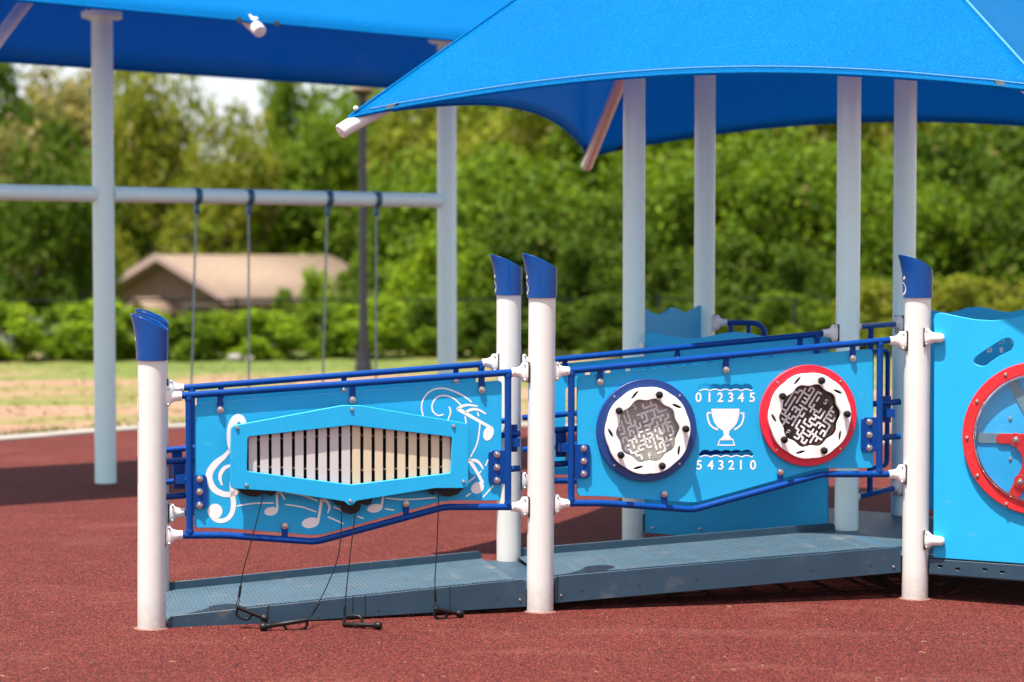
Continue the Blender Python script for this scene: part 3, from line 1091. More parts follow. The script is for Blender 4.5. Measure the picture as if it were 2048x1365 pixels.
# staff lines and notes below the box
for pts, w_ in (([(474, 1012.5), (500, 1008), (525, 1006.5), (547, 1006.5)], 2.8), ([(571.5, 1009.5), (604, 1014.5), (631.5, 1024)], 2.8),
                ([(657, 1034.5), (686, 1047.5)], 3.2), ([(571, 985), (606, 991.5), (634.5, 1002)], 3), ([(668, 1014), (682, 1021)], 3),
                ([(772, 996.8), (814, 999.5), (871, 995.5)], 2.8), ([(771, 1018), (787, 1020.5)], 3), ([(716, 1033.5), (726, 1037)], 3)):
    st(pts, w_, len(pts) > 2); flush('staff_line')
dot(542, 1023, 13.5, 8.6, 8)
st([(554.5, 1020), (553.5, 984)], 4.2, False); st([(553.5, 985), (562, 987), (569, 999)], [5, 4.5, 2.5])
flush('music_note')
dot(621, 1046, 17.5, 10.5, 8)
st([(636.5, 1042), (643.5, 998)], 5.4, False); st([(643.5, 999), (654, 1004), (659, 1015), (655.5, 1026)], [6, 5.5, 4.5, 2.5])
flush('music_note')
dot(749.6, 1017, 15.5, 8.6, 8)
st([(763, 1013), (767, 990)], 4.6, False)
flush('music_note')
# notes and curls at the right
st([(982, 856), (950, 838), (917, 819)], [6, 6.5, 8])
st([(915, 817.5), (925, 812.5), (937, 810.5), (954.5, 812.5)], [5, 6, 4.5, 3])
st([(931, 825), (943, 819.5), (957, 820), (971, 828)], [5, 6, 4.5, 3])
dot(977, 867, 10.5, 15.5, -20)
flush('music_note')
st([(965, 965), (953, 943), (939, 921)], [6, 6, 8])
st([(938, 920.5), (951, 921.5), (960, 928), (966, 938)], [4, 7, 5, 3])
dot(955, 976, 14, 11.5, 30)
flush('music_note')
for pts in ([(846, 832), (843, 813.5), (848.5, 795.5), (864.5, 780.6), (887, 777), (910, 784), (928, 793), (943, 804.5)],
            [(921, 810), (907.6, 797.7), (889.5, 791.5), (873.5, 795.5), (864.5, 809), (865.6, 822.7), (875.8, 831.3), (886, 829.5)],
            [(898.5, 814.7), (901, 825), (896, 840)], [(959.8, 848), (957.6, 870.4), (953, 890.8), (941.7, 913.5)]):
    st(pts, 3); flush('staff_line')
for a, b in (((930.3, 834), (932, 846.5)), ((955, 826), (957, 832)), ((975.8, 920.3), (971, 931.7)), ((986, 972.6), (966.7, 994)), ((949.6, 954.4), (937, 964.6)),
             ((962, 943), (959.5, 946)), ((932.6, 993), (940, 988))):
    st([a, b], 3, False); flush('staff_line')

# resonator box
FD = 0.066                        # front of the box plate, towards the viewer
qf = lambda x, y: pl1.q(x, y, FD)
plate = [qf(462, 852.5), qf(685, 811), qf(721.5, 811.3), qf(936.8, 848), qf(936.8, 977), qf(871, 977), qf(712, 1002.5), qf(705.5, 1011), qf(696.5, 1011.5),
         qf(689.5, 1003.5), qf(551, 983), qf(479, 978.5), qf(460, 978)]
plate = rounded(plate, [.022, .01, .01, .03, .03, .006, .012, .008, .008, .012, .006, .006, .034])
win = rounded([qf(495.5, 874), qf(702, 851), qf(904.5, 874.5), qf(901.5, 946.5), qf(702, 970), qf(494, 943)], [.012, .004, .012, .012, .004, .012])
mb = MB(); mb.prism(plate, -FD, -FD + .016, [win], ch=.0022)
box = mb.build('resonator_box', M['blue'], root)
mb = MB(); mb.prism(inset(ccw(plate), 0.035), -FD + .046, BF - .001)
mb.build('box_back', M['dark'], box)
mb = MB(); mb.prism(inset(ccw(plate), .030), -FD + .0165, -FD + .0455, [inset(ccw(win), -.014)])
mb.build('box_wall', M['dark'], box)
# side spacers
mb = MB()
for (x, y) in ((474, 856), (703.5, 819), (907, 853), (927, 964), (701, 1002), (493, 971)):
    s, z = qf(x, y)
    mb.lathe([(.009, -BF + .0005), (.009, FD - .0165)], (s, 0, z), 'y', 12)
mb.build('spacer', M['dark'], box)
for (x, y) in ((474, 856), (703.5, 819), (907, 853), (927, 964), (701, 1002.5), (493, 971)):
    s, z = qf(x, y); put('screw', SCREWB, box, (s, -FD, z))
bars = [(497 + 23.3 * i, 497 + 23.3 * i + 17.0) for i in range(9)] + [(704.8 + 22.55 * i, 704.8 + 22.55 * i + 15.9) for i in range(9)]
BD = FD - .026
for i, (x0, x1) in enumerate(bars):
    a, b = pl1.q(x0, 900, BD)[0], pl1.q(x1, 900, BD)[0]
    xm = (x0 + x1) / 2
    f = 1 - abs(xm - 702) / 210.0
    zt = qf(xm, 868 - 20 * f)[1]; zb = qf(xm, 951 + 24 * f)[1]
    mb = MB(); mb.prism(rounded([(a, zb), (b, zb), (b, zt), (a, zt)], .002, 2), -BD, -BD + .012, ch=.0012)
    mb.build('resonator_bar', M['barg'] if i < 9 else M['barb'], box)
# cords the bars hang on
mb = MB()
for ya, yb_ in (((905, 862), (905, 862)), ((935, 952), (935, 952))):
    for i in range(len(bars) - 1):
        x0, x1 = bars[i][1], bars[i + 1][0]
        for yy in ((880 if ya[0] == 905 else 931),):
            f = 1 - abs((x0 + x1) / 2 - 702) / 210.0
            y_ = yy + (-12 * f if ya[0] == 905 else 9 * f)
            p = [pl1.q(x0 - 1, y_ - 2, BD - .006), pl1.q((x0 + x1) / 2, y_ + 3, BD - .006), pl1.q(x1 + 1, y_ - 2, BD - .006)]
            mb.tube([(s, -BD + .006, z) for s, z in p], .0013, 5)
mb.build('bar_cord', M['debris'], box)
# black mallet holders under the box
def holder(pts):
    mb = MB(); mb.prism(rounded([pl1.q(x, y, .046) for x, y in pts], .008, 4), -.050, -.030, ch=.001)
    return mb.build('mallet_holder', M['black'], box)
holder([(470, 972), (480, 985), (497, 993), (516, 994), (524, 988), (531, 986), (540, 993), (547, 991), (556, 979), (556, 970)])
holder([(866, 975), (881, 986), (887, 983), (890, 975), (876, 990), (905, 994), (920, 988), (929, 974)] if False else
       [(846, 974), (856, 980), (862, 990), (868, 990), (871, 982), (877, 981), (882, 992), (898, 994), (915, 989), (929, 975)])
holder([(656, 996), (668, 1005), (672, 1011), (680, 1011), (683, 1022), (690, 1027), (700, 1029), (712, 1027), (720, 1020), (722, 1006), (732, 1012), (742, 1008), (746, 996), (701, 990)])

# ------------------------------------------------------------------ mallets on cords
def mallet(label, cord, hpts, loop_side, roll=0.0):
    """cord: photo pixels and depths down to the handle; hpts: butt and ball ends in the world."""
    a, b = Vector(hpts[0]), Vector(hpts[1])
    t = thing('mallet', label, 'mallet', (a.x, a.y, 0), 0, 'mallets tethered to the music box')
    pc_ = smooth_pts([Vector(p) for p in cord], 8)
    mb = MB(); mb.tube(pc_, .0026, 8); mb.build('cord', M['black'], t, world=True)
    e = pc_[-1]; d0 = (pc_[-1] - pc_[-4]).normalized()
    mb = MB()
    pp = [e - d0 * .055 + d0 * .055 * i / 8 for i in range(9)]
    mb.tube(pp, [.004, .0065, .0068, .0052, .0068, .0068, .0052, .0066, .004], 10)
    mb.tube([e, e + d0 * .012 + Vector((.005, 0, 0)), a + Vector((.003, 0, .003))], .0022, 6)
    mb.tube([e, e + d0 * .012 - Vector((.005, 0, 0)), a + Vector((-.004, 0, .003))], .0022, 6)
    mb.build('cord_ferrule', M['black'], t, world=True)
    ax = (b - a); L = ax.length; ax.normalize()
    mb = MB()
    mb.tube([a + ax * L * x for x in (0, .02, .5, .84, .86, .93)], [.0085, .0105, .0105, .0100, .0125, .0125], 14)
    side = Vector(loop_side); side = (side - ax * side.dot(ax)).normalized()
    lp = [a + ax * L * x + side * h for x, h in ((.03, 0), (.05, .022), (.11, .036), (.25, .040), (.42, .038), (.50, .030), (.55, .010), (.57, 0))]
    mb.tube(smooth_pts(lp, 4), .0062, 10)
    mb.build('handle', M['black'], t, world=True)
    mb = MB()
    bb = b
    hd = [(0.0005, -.019), (.012, -.017), (.0165, -.010), (.018, 0), (.0165, .010), (.012, .016), (.004, .0175), (.0005, .0172)]
    rot = ax.to_track_quat('Z', 'Y').to_matrix()
    k0 = len(mb.v); mb.lathe(hd, n=18)
    mb.v = [tuple(rot @ Vector(p) + bb) for p in mb.v]
    mb.build('head', M['black'], t, world=True)
    return t
def W1(px, py, d): 
    s, z = pl1.q(px, py, d); return pl1.w(s, z, d)
D0 = .055
mallet('black mallet hanging at the left, its ball resting on another mallet',
       [W1(527, 981, .045), W1(524, 1000, D0), W1(505, 1075, .075), W1(487, 1140, .09), W1(478, 1195, .10)], (W1(474, 1214, .105), W1(530, 1237, .135)), (-.15, 0, -1))
g1, g2 = ground(617, 1240, .045), ground(527, 1254, .018)
mallet('black mallet lying on the ground with its cord slack to the right',
       [W1(682, 1024, .05), W1(683, 1040, .055), W1(677, 1110, .07), W1(655, 1170, .09), W1(626, 1226, .11)], (g1, g2), (0, .1, -1))
g3, g4 = ground(686, 1249, .013), ground(756, 1251.5, .018)
mallet('black mallet flat on the ground below the lower tip of the box',
       [W1(710, 1029, .05), W1(708, 1045, .055), W1(697, 1140, .085), W1(691, 1200, .10), W1(689, 1232, .11)], (g3, g4), (0, .3, 1))
mallet('black mallet hanging at the right, just clear of the ground',
       [W1(876, 984, .045), W1(877, 1000, D0), W1(874, 1090, .07), W1(870, 1160, .085), W1(871, 1203, .09)], (W1(869, 1218, .095), W1(920, 1228, .07)), (-.1, 0, -1))

# ------------------------------------------------------------------ maze panel (second near panel)
pl2 = Plane(B, C - B)
L2 = (C - B).length
root = thing('maze_panel', 'near light blue ramp panel with two round mazes, a trophy and score numbers', 'panel', pl2.o, pl2.a)
frame(pl2, root, [(1115, 744.5), (1790, 679.5)], 1142.5, 1759,
      [(1115, 1007), (1212, 1007), (1386, 1020), (1643.5, 949), (1790, 949)],
      [(0, 1200, 764), (0, 1452, 740), (0, 1705.5, 717)], [(0, 1328.5, 988.5), (0, 1560.5, 944.5)],
      [(1152, 1180, 889, 957, 1167, (897, 922.5, 948)), (1722, 1752, 835, 904, 1738, (844, 870, 896))],
      [(1115, 743, 1, 0, PR), (1115, 1008, 1, 0, PR), (1790, 682, -1, L2, PR), (1790, 949, -1, L2, PR)])
q2 = lambda x, y, d=-BF: pl2.q(x, y, d)
board = rounded([q2(1155, 992.5), q2(1205, 993), q2(1391, 1006.5), q2(1640, 937), q2(1747, 936.5), q2(1745.7, 698), q2(1155, 752.5)],
                [.022, .05, .04, .05, .02, .022, .02])
SC2 = abs(q2(1500, 850)[0] - q2(1400, 850)[0]) / 100.0      # metres per pixel here
def wavy(x0, x1, ytop, ybot, n=5):
    """Slot with five scallops."""
    pts = []
    up = []
    for i in range(n * 6 + 1):
        x = x0 + (x1 - x0) * i / (n * 6)
        up.append((x, ytop - 3.0 * abs(math.sin(math.pi * i / 6)) + (1.5 if i in (0, n * 6) else 0)))
    lo = []
    for i in range(n * 6 + 1):
        x = x0 + (x1 - x0) * i / (n * 6)
        lo.append((x, ybot - 3.2 * abs(math.sin(math.pi * i / 6))))
    return up + [(x1 + 3.5, (ytop + ybot) / 2 + 1.5)] + list(reversed(lo)) + [(x0 - 3.5, (ytop + ybot) / 2 + 1.5)]
slots = [wavy(1399, 1503, 771.5, 781), wavy(1401, 1504, 903.5, 913.5)]
slotw = [[q2(*p) for p in s_] for s_ in slots]
d1 = (1291.7, 860.5); d2 = (1614.5, 831)
c1, c2 = q2(*d1), q2(*d2)
mb = MB(); mb.prism(board, BF, BF + .019, slotw + [circ(c1[0], c1[1], .158), circ(c2[0], c2[1], .158)], ch=.0018)
bd = mb.build('board', M['blue'], root)
# white lower lip of the two slots
for s_ in slots:
    n_ = 31
    mb = MB()
    lo = [q2(x, y) for x, y in reversed(s_[n_ + 1:n_ + 1 + 31])]
    mb.stroke([(a, b - .0024) for a, b in lo], .0052, BF - .0006)
    mb.build('slot_edge', M['engrave'], bd)
# numbers
def row(chars, xs, y):
    for ch_, x in zip(chars, xs):
        mb = MB()
        c = q2(x, y)
        text_mb(ch_, .063, mb, c[0], c[1], BF - .0008, 0.0, .0012)
        mb.build('numeral', M['engrave'], bd, sharp=0)
z5 = lambda x, y: (1080 + x / 3.329, 640 + y / 3.329)
row('012345', [z5(x, 0)[0] for x in (1055, 1128, 1200, 1270, 1338, 1413)], z5(0, 520)[1])
row('543210', [z5(x, 0)[0] for x in (1060, 1136, 1205, 1273, 1337, 1418)], z5(0, 970)[1])
# trophy
mb = MB()
def poly(pts, y=BF - .0008):
    p = [q2(*z5(*a)) for a in pts]
    p = ccw(p)
    t_ = tessellate_polygon([[Vector((a, b, 0)) for a, b in p]])
    ff = []
    for t in t_:
        a, b, c = (p[i] for i in t)
        s = (b[0] - a[0]) * (c[1] - a[1]) - (c[0] - a[0]) * (b[1] - a[1])
        ff.append(tuple(t) if s > 0 else tuple(reversed(t)))
    mb.add([(a, y, b) for a, b in p], ff)
poly([(1140, 592), (1328, 592), (1325, 640), (1312, 685), (1290, 715), (1262, 738), (1256, 765), (1270, 785), (1286, 795), (1286, 800),
      (1196, 800), (1196, 795), (1212, 785), (1224, 765), (1218, 738), (1182, 715), (1160, 685), (1145, 640)])
st5 = lambda pts, w_: mb.stroke(sm([q2(*z5(*p)) for p in pts]), w_ * SC2 / 3.329, BF - .0008)
st5([(1133, 620), (1116, 622), (1116, 650), (1128, 690), (1150, 716), (1182, 731)], 11)
st5([(1352, 620), (1355, 650), (1343, 690), (1322, 714), (1297, 731)], 11)
st5([(1336, 622), (1358, 620)], 9)
st5([(1318, 622), (1308, 665), (1288, 700), (1262, 728)], 3.5)
st5([(1196, 798), (1186, 832)], 7); st5([(1286, 798), (1292, 832)], 7)
st5([(1182, 834), (1240, 835), (1297, 834)], 8); st5([(1194, 800), (1288, 800)], 5)
mb.build('trophy', M['engrave'], bd)

def maze_disc(c, disc_m, sheet_m, rot, seed, letters, name):
    cx, cz = c
    rd = .2445
    mb = MB(); mb.prism(circ(cx, cz, rd, 72), -.014, BF - .001, [circ(cx, cz, .160, 56)], ch=.0016)
    dk = mb.build('disc', disc_m, root)
    dk['label'] = name
    # the sheet with the maze
    mb = MB(); mb.prism(circ(cx, cz, .1595, 56), .0, .006)
    sh = mb.build('maze_sheet', sheet_m, dk)
    rg = random.Random(seed)
    cell = .0205
    N = 7
    node = {(i, j) for i in range(-N, N + 1) for j in range(-N, N + 1) if math.hypot(i, j) * cell < .141}
    par = {n_: n_ for n_ in node}
    def find(a):
        while par[a] != a: a = par[a]
        return a
    edges = [((i, j), (i + di, j + dj)) for (i, j) in sorted(node) for di, dj in ((1, 0), (0, 1)) if (i + di, j + dj) in node]
    rg.shuffle(edges)
    size = {n_: 1 for n_ in node}
    mb = MB()
    ca, sa = math.cos(rot), math.sin(rot)
    tr_ = lambda i, j: (cx + (i * ca - j * sa) * cell, cz + (i * sa + j * ca) * cell)
    for a, b in edges:
        ra, rb_ = find(a), find(b)
        if ra == rb_ or size[ra] + size[rb_] > 30: continue
        for l_ in letters:
            if math.hypot(a[0] - l_[1][0], a[1] - l_[1][1]) < 1.5 or math.hypot(b[0] - l_[1][0], b[1] - l_[1][1]) < 1.5: break
        else:
            par[ra] = rb_; size[rb_] += size[ra]
            mb.stroke([tr_(*a), tr_(*b)], .0092, -.0012, capn=4)
    for ch_, ij in letters:
        p = tr_(*ij)
        text_mb(ch_, .038, mb, p[0], p[1], -.0012, rot, .0004)
    mb.build('maze_lines', M['engrave'], sh, sharp=0)
    # scalloped white turning ring
    outer = []; inner = []
    for i in range(180):
        t = 2 * math.pi * i / 180
        ph = 10 * (t - R(75)) 
        ro = .2045 + .0042 * abs(math.cos(ph / 2)) * 1.0
        ri = .1500 + .0055 * math.cos(ph)
        outer.append((cx + ro * math.cos(t), cz + ro * math.sin(t)))
        inner.append((cx + ri * math.cos(t), cz + ri * math.sin(t)))
    sl = []
    for i in range(5):
        a = R(111 - 72 * i)
        ctr = (cx + .1815 * math.cos(a), cz + .1815 * math.sin(a))
        ta = a - R(62)
        pts = []
        for j in range(20):
            t = 2 * math.pi * j / 20
            u_, v_ = .0235 * math.cos(t), .0062 * math.sin(t)
            pts.append((ctr[0] + u_ * math.cos(ta) - v_ * math.sin(ta), ctr[1] + u_ * math.sin(ta) + v_ * math.cos(ta)))
        sl.append(pts)
    mb = MB(); mb.prism(outer, -.036, -.020, [inner] + sl, ch=.002)
    rg_ = mb.build('turning_ring', M['ringw'], dk)
    for pts in sl:
        mb = MB()
        mb.prism(inset(ccw(pts), -.002), -.0195, -.0185)
        mb.build('slot_backing', M['dark'], rg_)
    for i in range(5):
        a = R(74.5 - 72 * i)
        p = (cx + .1775 * math.cos(a), cz + .1775 * math.sin(a))
        mb = MB()
        mb.lathe([(.0100, .036), (.0105, .044), (.0150, .050), (.0172, .060), (.0165, .070), (.0125, .078), (.006, .0815), (.0006, .082)], (p[0], 0, p[1]), 'y', 20)
        mb.build('knob', M['black'], rg_)
    for a in (45.5, 134.5, 225.5, 314.5):
        p = (cx + .229 * math.cos(R(a)), cz + .229 * math.sin(R(a)))
        put('screw', SCREWS, dk, (p[0], -.014, p[1]))
maze_disc(c1, M['discb'], M['frost'], R(18), 11, [('S', (-1, 6)), ('F', (-1, -6))], 'navy blue disc with a scuffed grey maze window')
maze_disc(c2, M['discr'], M['clear'], R(-33), 23, [('S', (2, 5)), ('F', (-2, -6))], 'red disc with a dark maze window')

# ------------------------------------------------------------------ far guard panels
pl3 = Plane(A2, B2 - A2)
L3 = (B2 - A2).length
root = thing('guard_panel', 'plain light blue guard panel on the far side of the lower ramp section', 'panel', pl3.o, pl3.a, 'far side guard panels of the ramp')
frame(pl3, root, [(345, 778), (1000, 726)], 384, 962.5,
      [(345, 1026), (436, 1026), (610, 1038), (850, 972), (1000, 972)],
      [(0, 442, 801), (0, 688, 781), (0, 912, 762)], [(0, 560, 1008), (0, 790, 965)], [],
      [(345, 777, 1, 0, PR), (345, 1026, 1, 0, PR), (1000, 726, -1, L3, PR), (1000, 972, -1, L3, PR)])
q3 = lambda x, y: pl3.q(x, y, -BF)
mb = MB(); mb.prism(rounded([q3(394, 1012), q3(440, 1013), q3(612, 1026), q3(850, 960), q3(950, 960), q3(952, 743), q3(394, 790)], .02), BF, BF + .019, ch=.0018)
mb.build('board', M['blue'], root)
pl4 = Plane(B2, P1 - B2)
L4 = (P1 - B2).length
root4 = thing('guard_panel', 'light blue guard panel with small round holes on the upper ramp, far side', 'panel', pl4.o, pl4.a, 'far side guard panels of the ramp')
frame(pl4, root4, [(1050, 725.5), (1668, 665.5)], 1072, 1633,
      [(1050, 962), (1150, 962), (1310, 972), (1535, 911), (1668, 911)],
      [(0, 1130, 742), (0, 1355, 719), (0, 1600, 698)], [], [],
      [(1046, 726, 1, 0, PR), (1046, 962, 1, 0, PR), (1660, 667, -1, L4, PR), (1660, 912, -1, L4, PR)])
q4 = lambda x, y: pl4.q(x, y, -BF)
holes = []
for i in range(10):
    cx, cz = q4(1176 + 40.5 * i, 748.5 - 3.75 * i); holes.append(circ(cx, cz, .016, 18))
holes.append(rounded([q4(1131, 935), q4(1165, 935), q4(1165, 775), q4(1131, 775)], .02))
mb = MB(); mb.prism(rounded([q4(1083, 950), q4(1150, 950), q4(1310, 960), q4(1530, 900), q4(1622, 900), q4(1624, 684), q4(1083, 731.5)], .02), BF, BF + .019, holes, ch=.0018)
mb.build('board', M['blue'], root4)
# handrails inside the guard panels
rt = {o['label']: o for o in COL.objects if 'label' in o.keys() and o.parent is None}
near1 = [o for o in COL.objects if o.name.startswith('music_panel')][0]
near2 = [o for o in COL.objects if o.name.startswith('maze_panel')][0]
handrail(pl1, near1, ((322, 925), (1040, 868)), ((322, 995), (1040, 937)), (pl1.q(345, 900, -.07)[0] + .03, pl1.q(1025, 900, -.07)[0]), .075)
handrail(pl2, near2, ((1100, 862), (1800, 804)), ((1100, 930), (1800, 873)), (pl2.q(1122, 900, -.07)[0], pl2.q(1772, 900, -.07)[0]), .075)
handrail(pl3, root, ((330, 901), (1010, 842)), ((330, 965), (1010, 905)), (pl3.q(352, 900)[0], pl3.q(985, 900)[0]), -.075)
handrail(pl4, root4, ((1045, 836), (1670, 783)), ((1045, 900), (1670, 845)), (pl4.q(1075, 900)[0],), -.075)

# ------------------------------------------------------------------ ramp sections
def tread_mat():
    m = mat('perforated_ramp_tread', (0.048, 0.086, 0.116), 0.46, var=0.12, vscale=6, bump=0.25, bscale=260, stain=((0.20, 0.165, 0.125), 0.56, 0.80, 5), spec=0.2)
    t = m.node_tree
    b = t.nodes["Principled BSDF"]
    tcn = t.nodes.new("ShaderNodeTexCoord")
    sp = t.nodes.new("ShaderNodeSeparateXYZ")
    t.links.new(tcn.outputs["Object"], sp.inputs[0])
    def mth(op, a, b_=None):
        n = t.nodes.new("ShaderNodeMath"); n.operation = op
        for i, x in enumerate((a, b_)):
            if x is None: continue
            if isinstance(x, (int, float)): n.inputs[i].default_value = x
            else: t.links.new(x, n.inputs[i])
        return n.outputs[0]
    fx = mth('FRACT', mth('DIVIDE', sp.outputs[0], 0.019))
    fy = mth('FRACT', mth('DIVIDE', sp.outputs[1], 0.024))
    hx = mth('MULTIPLY', mth('GREATER_THAN', fx, 0.58), mth('LESS_THAN', fx, 0.78))
    hy = mth('LESS_THAN', fy, 0.34)
    gx = mth('LESS_THAN', mth('FRACT', mth('DIVIDE', sp.outputs[0], 0.209)), 0.82)
    gy = mth('LESS_THAN', mth('FRACT', mth('DIVIDE', mth('ADD', sp.outputs[1], 0.02), 0.36)), 0.90)
    hole = mth('MULTIPLY', mth('MULTIPLY', hx, hy), mth('MULTIPLY', gx, gy))
    al = mth('SUBTRACT', 1.0, hole)
    t.links.new(al, b.inputs["Alpha"])
    return m
M['tread'] = tread_mat()
M['worn_plate'] = mat('joint_plate_coating', (0.040, 0.088, 0.128), 0.5, spec=0.2, var=0.15, vscale=8)
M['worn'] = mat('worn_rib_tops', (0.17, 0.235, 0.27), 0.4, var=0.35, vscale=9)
def ramp_section(label, pl, x_l, x_r, top_l, top_r, bot_l, bot_r, width, bolts, end_flat=None, low_end=False):
    """Channel-shaped ramp: two upstand side plates and a ribbed, perforated tread between them."""
    root = thing('ramp_section', label, 'ramp', pl.o, pl.a, 'sections of the access ramp')
    q = pl.q
    pts = [q(x_l, bot_l), q(x_r, bot_r), q(x_r, top_r), q(x_l, top_l)]
    outl = rounded(pts, [.004, .004, .03, .03])
    mb = MB(); mb.prism(outl, -.004, .004, ch=.0012)
    n1 = mb.build('side_plate', M['ramp'], root)
    mb = MB(); mb.prism(outl, width - .004, width + .004, ch=.0012)
    mb.build('side_plate', M['ramp'], root)
    (s0, z0), (s1, z1) = q(x_l, top_l), q(x_r, top_r)
    drop = .040
    L = math.hypot(s1 - s0, z1 - z0)
    sl = math.atan2(z1 - z0, s1 - s0)
    mb = MB()
    nx = 8
    v0 = .0045; v1 = width - .0045
    mb.add([(0, v0, 0), (L, v0, 0), (L, v1, 0), (0, v1, 0)], [(0, 1, 2, 3)])
    x = .010
    while x < L - .02:
        if (x / .209) % 1 < .82:
            y = .032
            while y < width - .03:
                if ((y + .02) / .36) % 1 < .93:
                    mb.add([(x, y, .0), (x + .0055, y, .0), (x + .0055, y + .012, .0), (x, y + .012, .0), (x + .0012, y + .002, .0034), (x + .0043, y + .002, .0034), (x + .0043, y + .010, .0034), (x + .0012, y + .010, .0034)],
                           [(4, 5, 6, 7), (0, 1, 5, 4), (1, 2, 6, 5), (2, 3, 7, 6), (3, 0, 4, 7)])
                y += .024
        x += .019
    tr = mb.build('tread', M['tread'], root, sharp=30)
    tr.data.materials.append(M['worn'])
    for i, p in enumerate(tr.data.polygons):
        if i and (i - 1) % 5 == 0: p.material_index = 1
    tr.location = (s0, 0, z0 - drop)
    tr.rotation_euler = (0, -sl, 0)
    # dimples and bolts in the near side plate
    mb = MB()
    for (x, y) in bolts:
        s, z = q(x, y, .004)
        mb.lathe([(.0065, .0043), (.0058, .0046), (.0040, .0030)], (s, 0, z), 'y', 12)
    mb.build('rivet_hole', M['gasket'], n1)
    return root
W12 = 0.93 * pl1.u.x
r1 = ramp_section('lower section of the slate blue ramp, starting at the ground beside the short post', pl1, 336, 1052, 1233, 1158, 1259, 1213.5, (A2 - A).dot(-pl1.n),
                  [(638, 1236), (757, 1223), (876, 1213), (993, 1200)], None, True)
ramp_section('upper section of the slate blue ramp, rising to the deck under the maze panel', pl2, 1109, 1801, 1153, 1094, 1206.5, 1145, (P1 - C).dot(-pl2.n) - .02,
             [(1163.5, 1183.5), (1279.5, 1172), (1394, 1161.5), (1509, 1151), (1625, 1142), (1741.5, 1132.5)])
s, z = pl2.q(1122, 1191.5, .004)
sec2 = [o for o in COL.objects if o.name.startswith('ramp_section')][-1]
put('screw', SCREWS, sec2, (s, -.004, z)); s, z = pl2.q(1787, 1134, .004); put('screw', SCREWS, sec2, (s, -.004, z))
s, z = pl1.q(1039.5, 1200, .004); put('screw', SCREWS, r1, (s, -.004, z))
# seam plate where the two ramp sections meet
mb = MB()
zj = pl1.q(1052, 1158)[1] - .052
mb.box(L1 - .10, L1 + .11, .008, (A2 - A).dot(-pl1.n) - .01, zj - .004, zj)
mb.build('joint_plate', M['ramp'], r1)

mb = MB()
mb.box(L2 - .085, L2 + .02, .006, (P1 - C).dot(-pl2.n) + .03, pl2.q(1801, 1094)[1] - .048, pl2.q(1801, 1094)[1] - .0412)
mb.build('joint_plate', M['worn_plate'], sec2)

# ------------------------------------------------------------------ tall grey posts of the deck shade
CZ_TOP = 3.35
deck_z = pl2.q(1801, 1094)[1] - .0405
def tall_post(p, r, label, zt=CZ_TOP):
    t = thing('shade_post', label, 'post', p, 0, 'tall grey posts carrying the deck shade')
    mb = MB(); mb.lathe([(r, -.05), (r, 1.6), (r, zt)], n=36); mb.build('pole', M['grey'], t)
    mb = MB(); mb.lathe([(r + .006, zt), (r + .006, zt + .03), (r * .5, zt + .035)], n=24); mb.build('pole_top', M['grey'], t)
    return t
rP = 0.0635

# ------------------------------------------------------------------ deck
dirR = Vector((0.89, -0.456, 0)).normalized()
nB = Vector((-dirR.y, dirR.x, 0))
def deck_tile(name, label, pts, z):
    c = sum((Vector(p) for p in pts), Vector()) / len(pts)
    root = thing(name, label, 'deck', (c.x, c.y, 0))
    loc = [(p[0] - c.x, p[1] - c.y) for p in pts]
    loc = ccw(loc)
    n_ = len(loc)
    mb = MB()
    mb.add([(x, y, z) for x, y in loc] , [tuple(range(n_))])
    tr = mb.build('tread', M['tread'], root)
    mb = MB()
    for i in range(n_):
        a, b = loc[i], loc[(i + 1) % n_]
        mb.add([(a[0], a[1], z - .0005), (b[0], b[1], z - .0005), (b[0], b[1], z - .095), (a[0], a[1], z - .095)], [(0, 3, 2, 1)])
    mb.build('side_skirt', M['ramp'], root)
    return root
Q = C + dirR * 1.22
Q2 = Q + nB * 1.25
in_ = Vector((0.02, 0.05, 0))
plD = Plane(C, dirR)
deck_tile('entry_deck', 'slate blue perforated deck tile at the top of the ramp, behind the steering panel', [C + dirR * .02 + nB * .01, Q, Q2, P2 + dirR * .0, P1], deck_z)
deck_tile('main_deck', 'shaded slate blue deck between the four tall grey posts', [P1 + nB * .012, P2 + nB * .012, P4, P3], deck_z)
# visible skirt with oval holes under the steering panel
skr = thing('deck_skirt', 'slate blue deck edge beam with oval holes under the steering panel', 'deck edge', plD.o, plD.a)
qd = lambda x, y, d=0.0: plD.q(x, y, d)
hs = []
for (x, y) in ((1881, 1133), (1916, 1138.5), (1970.5, 1139.5), (2005, 1144.5)):
    s, z = qd(x, y, .01)
    hs.append([(s + .0125 * math.copysign(1, math.cos(t)) * (abs(math.cos(t)) ** .6), z + .0065 * math.sin(t)) for t in (2 * math.pi * i / 20 for i in range(20))])
b0, b1 = qd(1858, 1118, .01), qd(1858, 1147.5, .01)
mb = MB(); mb.prism(rounded([(b1[0], b1[1]), (1.25, b1[1] + .0), (1.25, b0[1]), (b0[0], b0[1])], .006), -.014, -.008, hs, ch=.0012)
mb.build('beam', M['ramp'], skr)

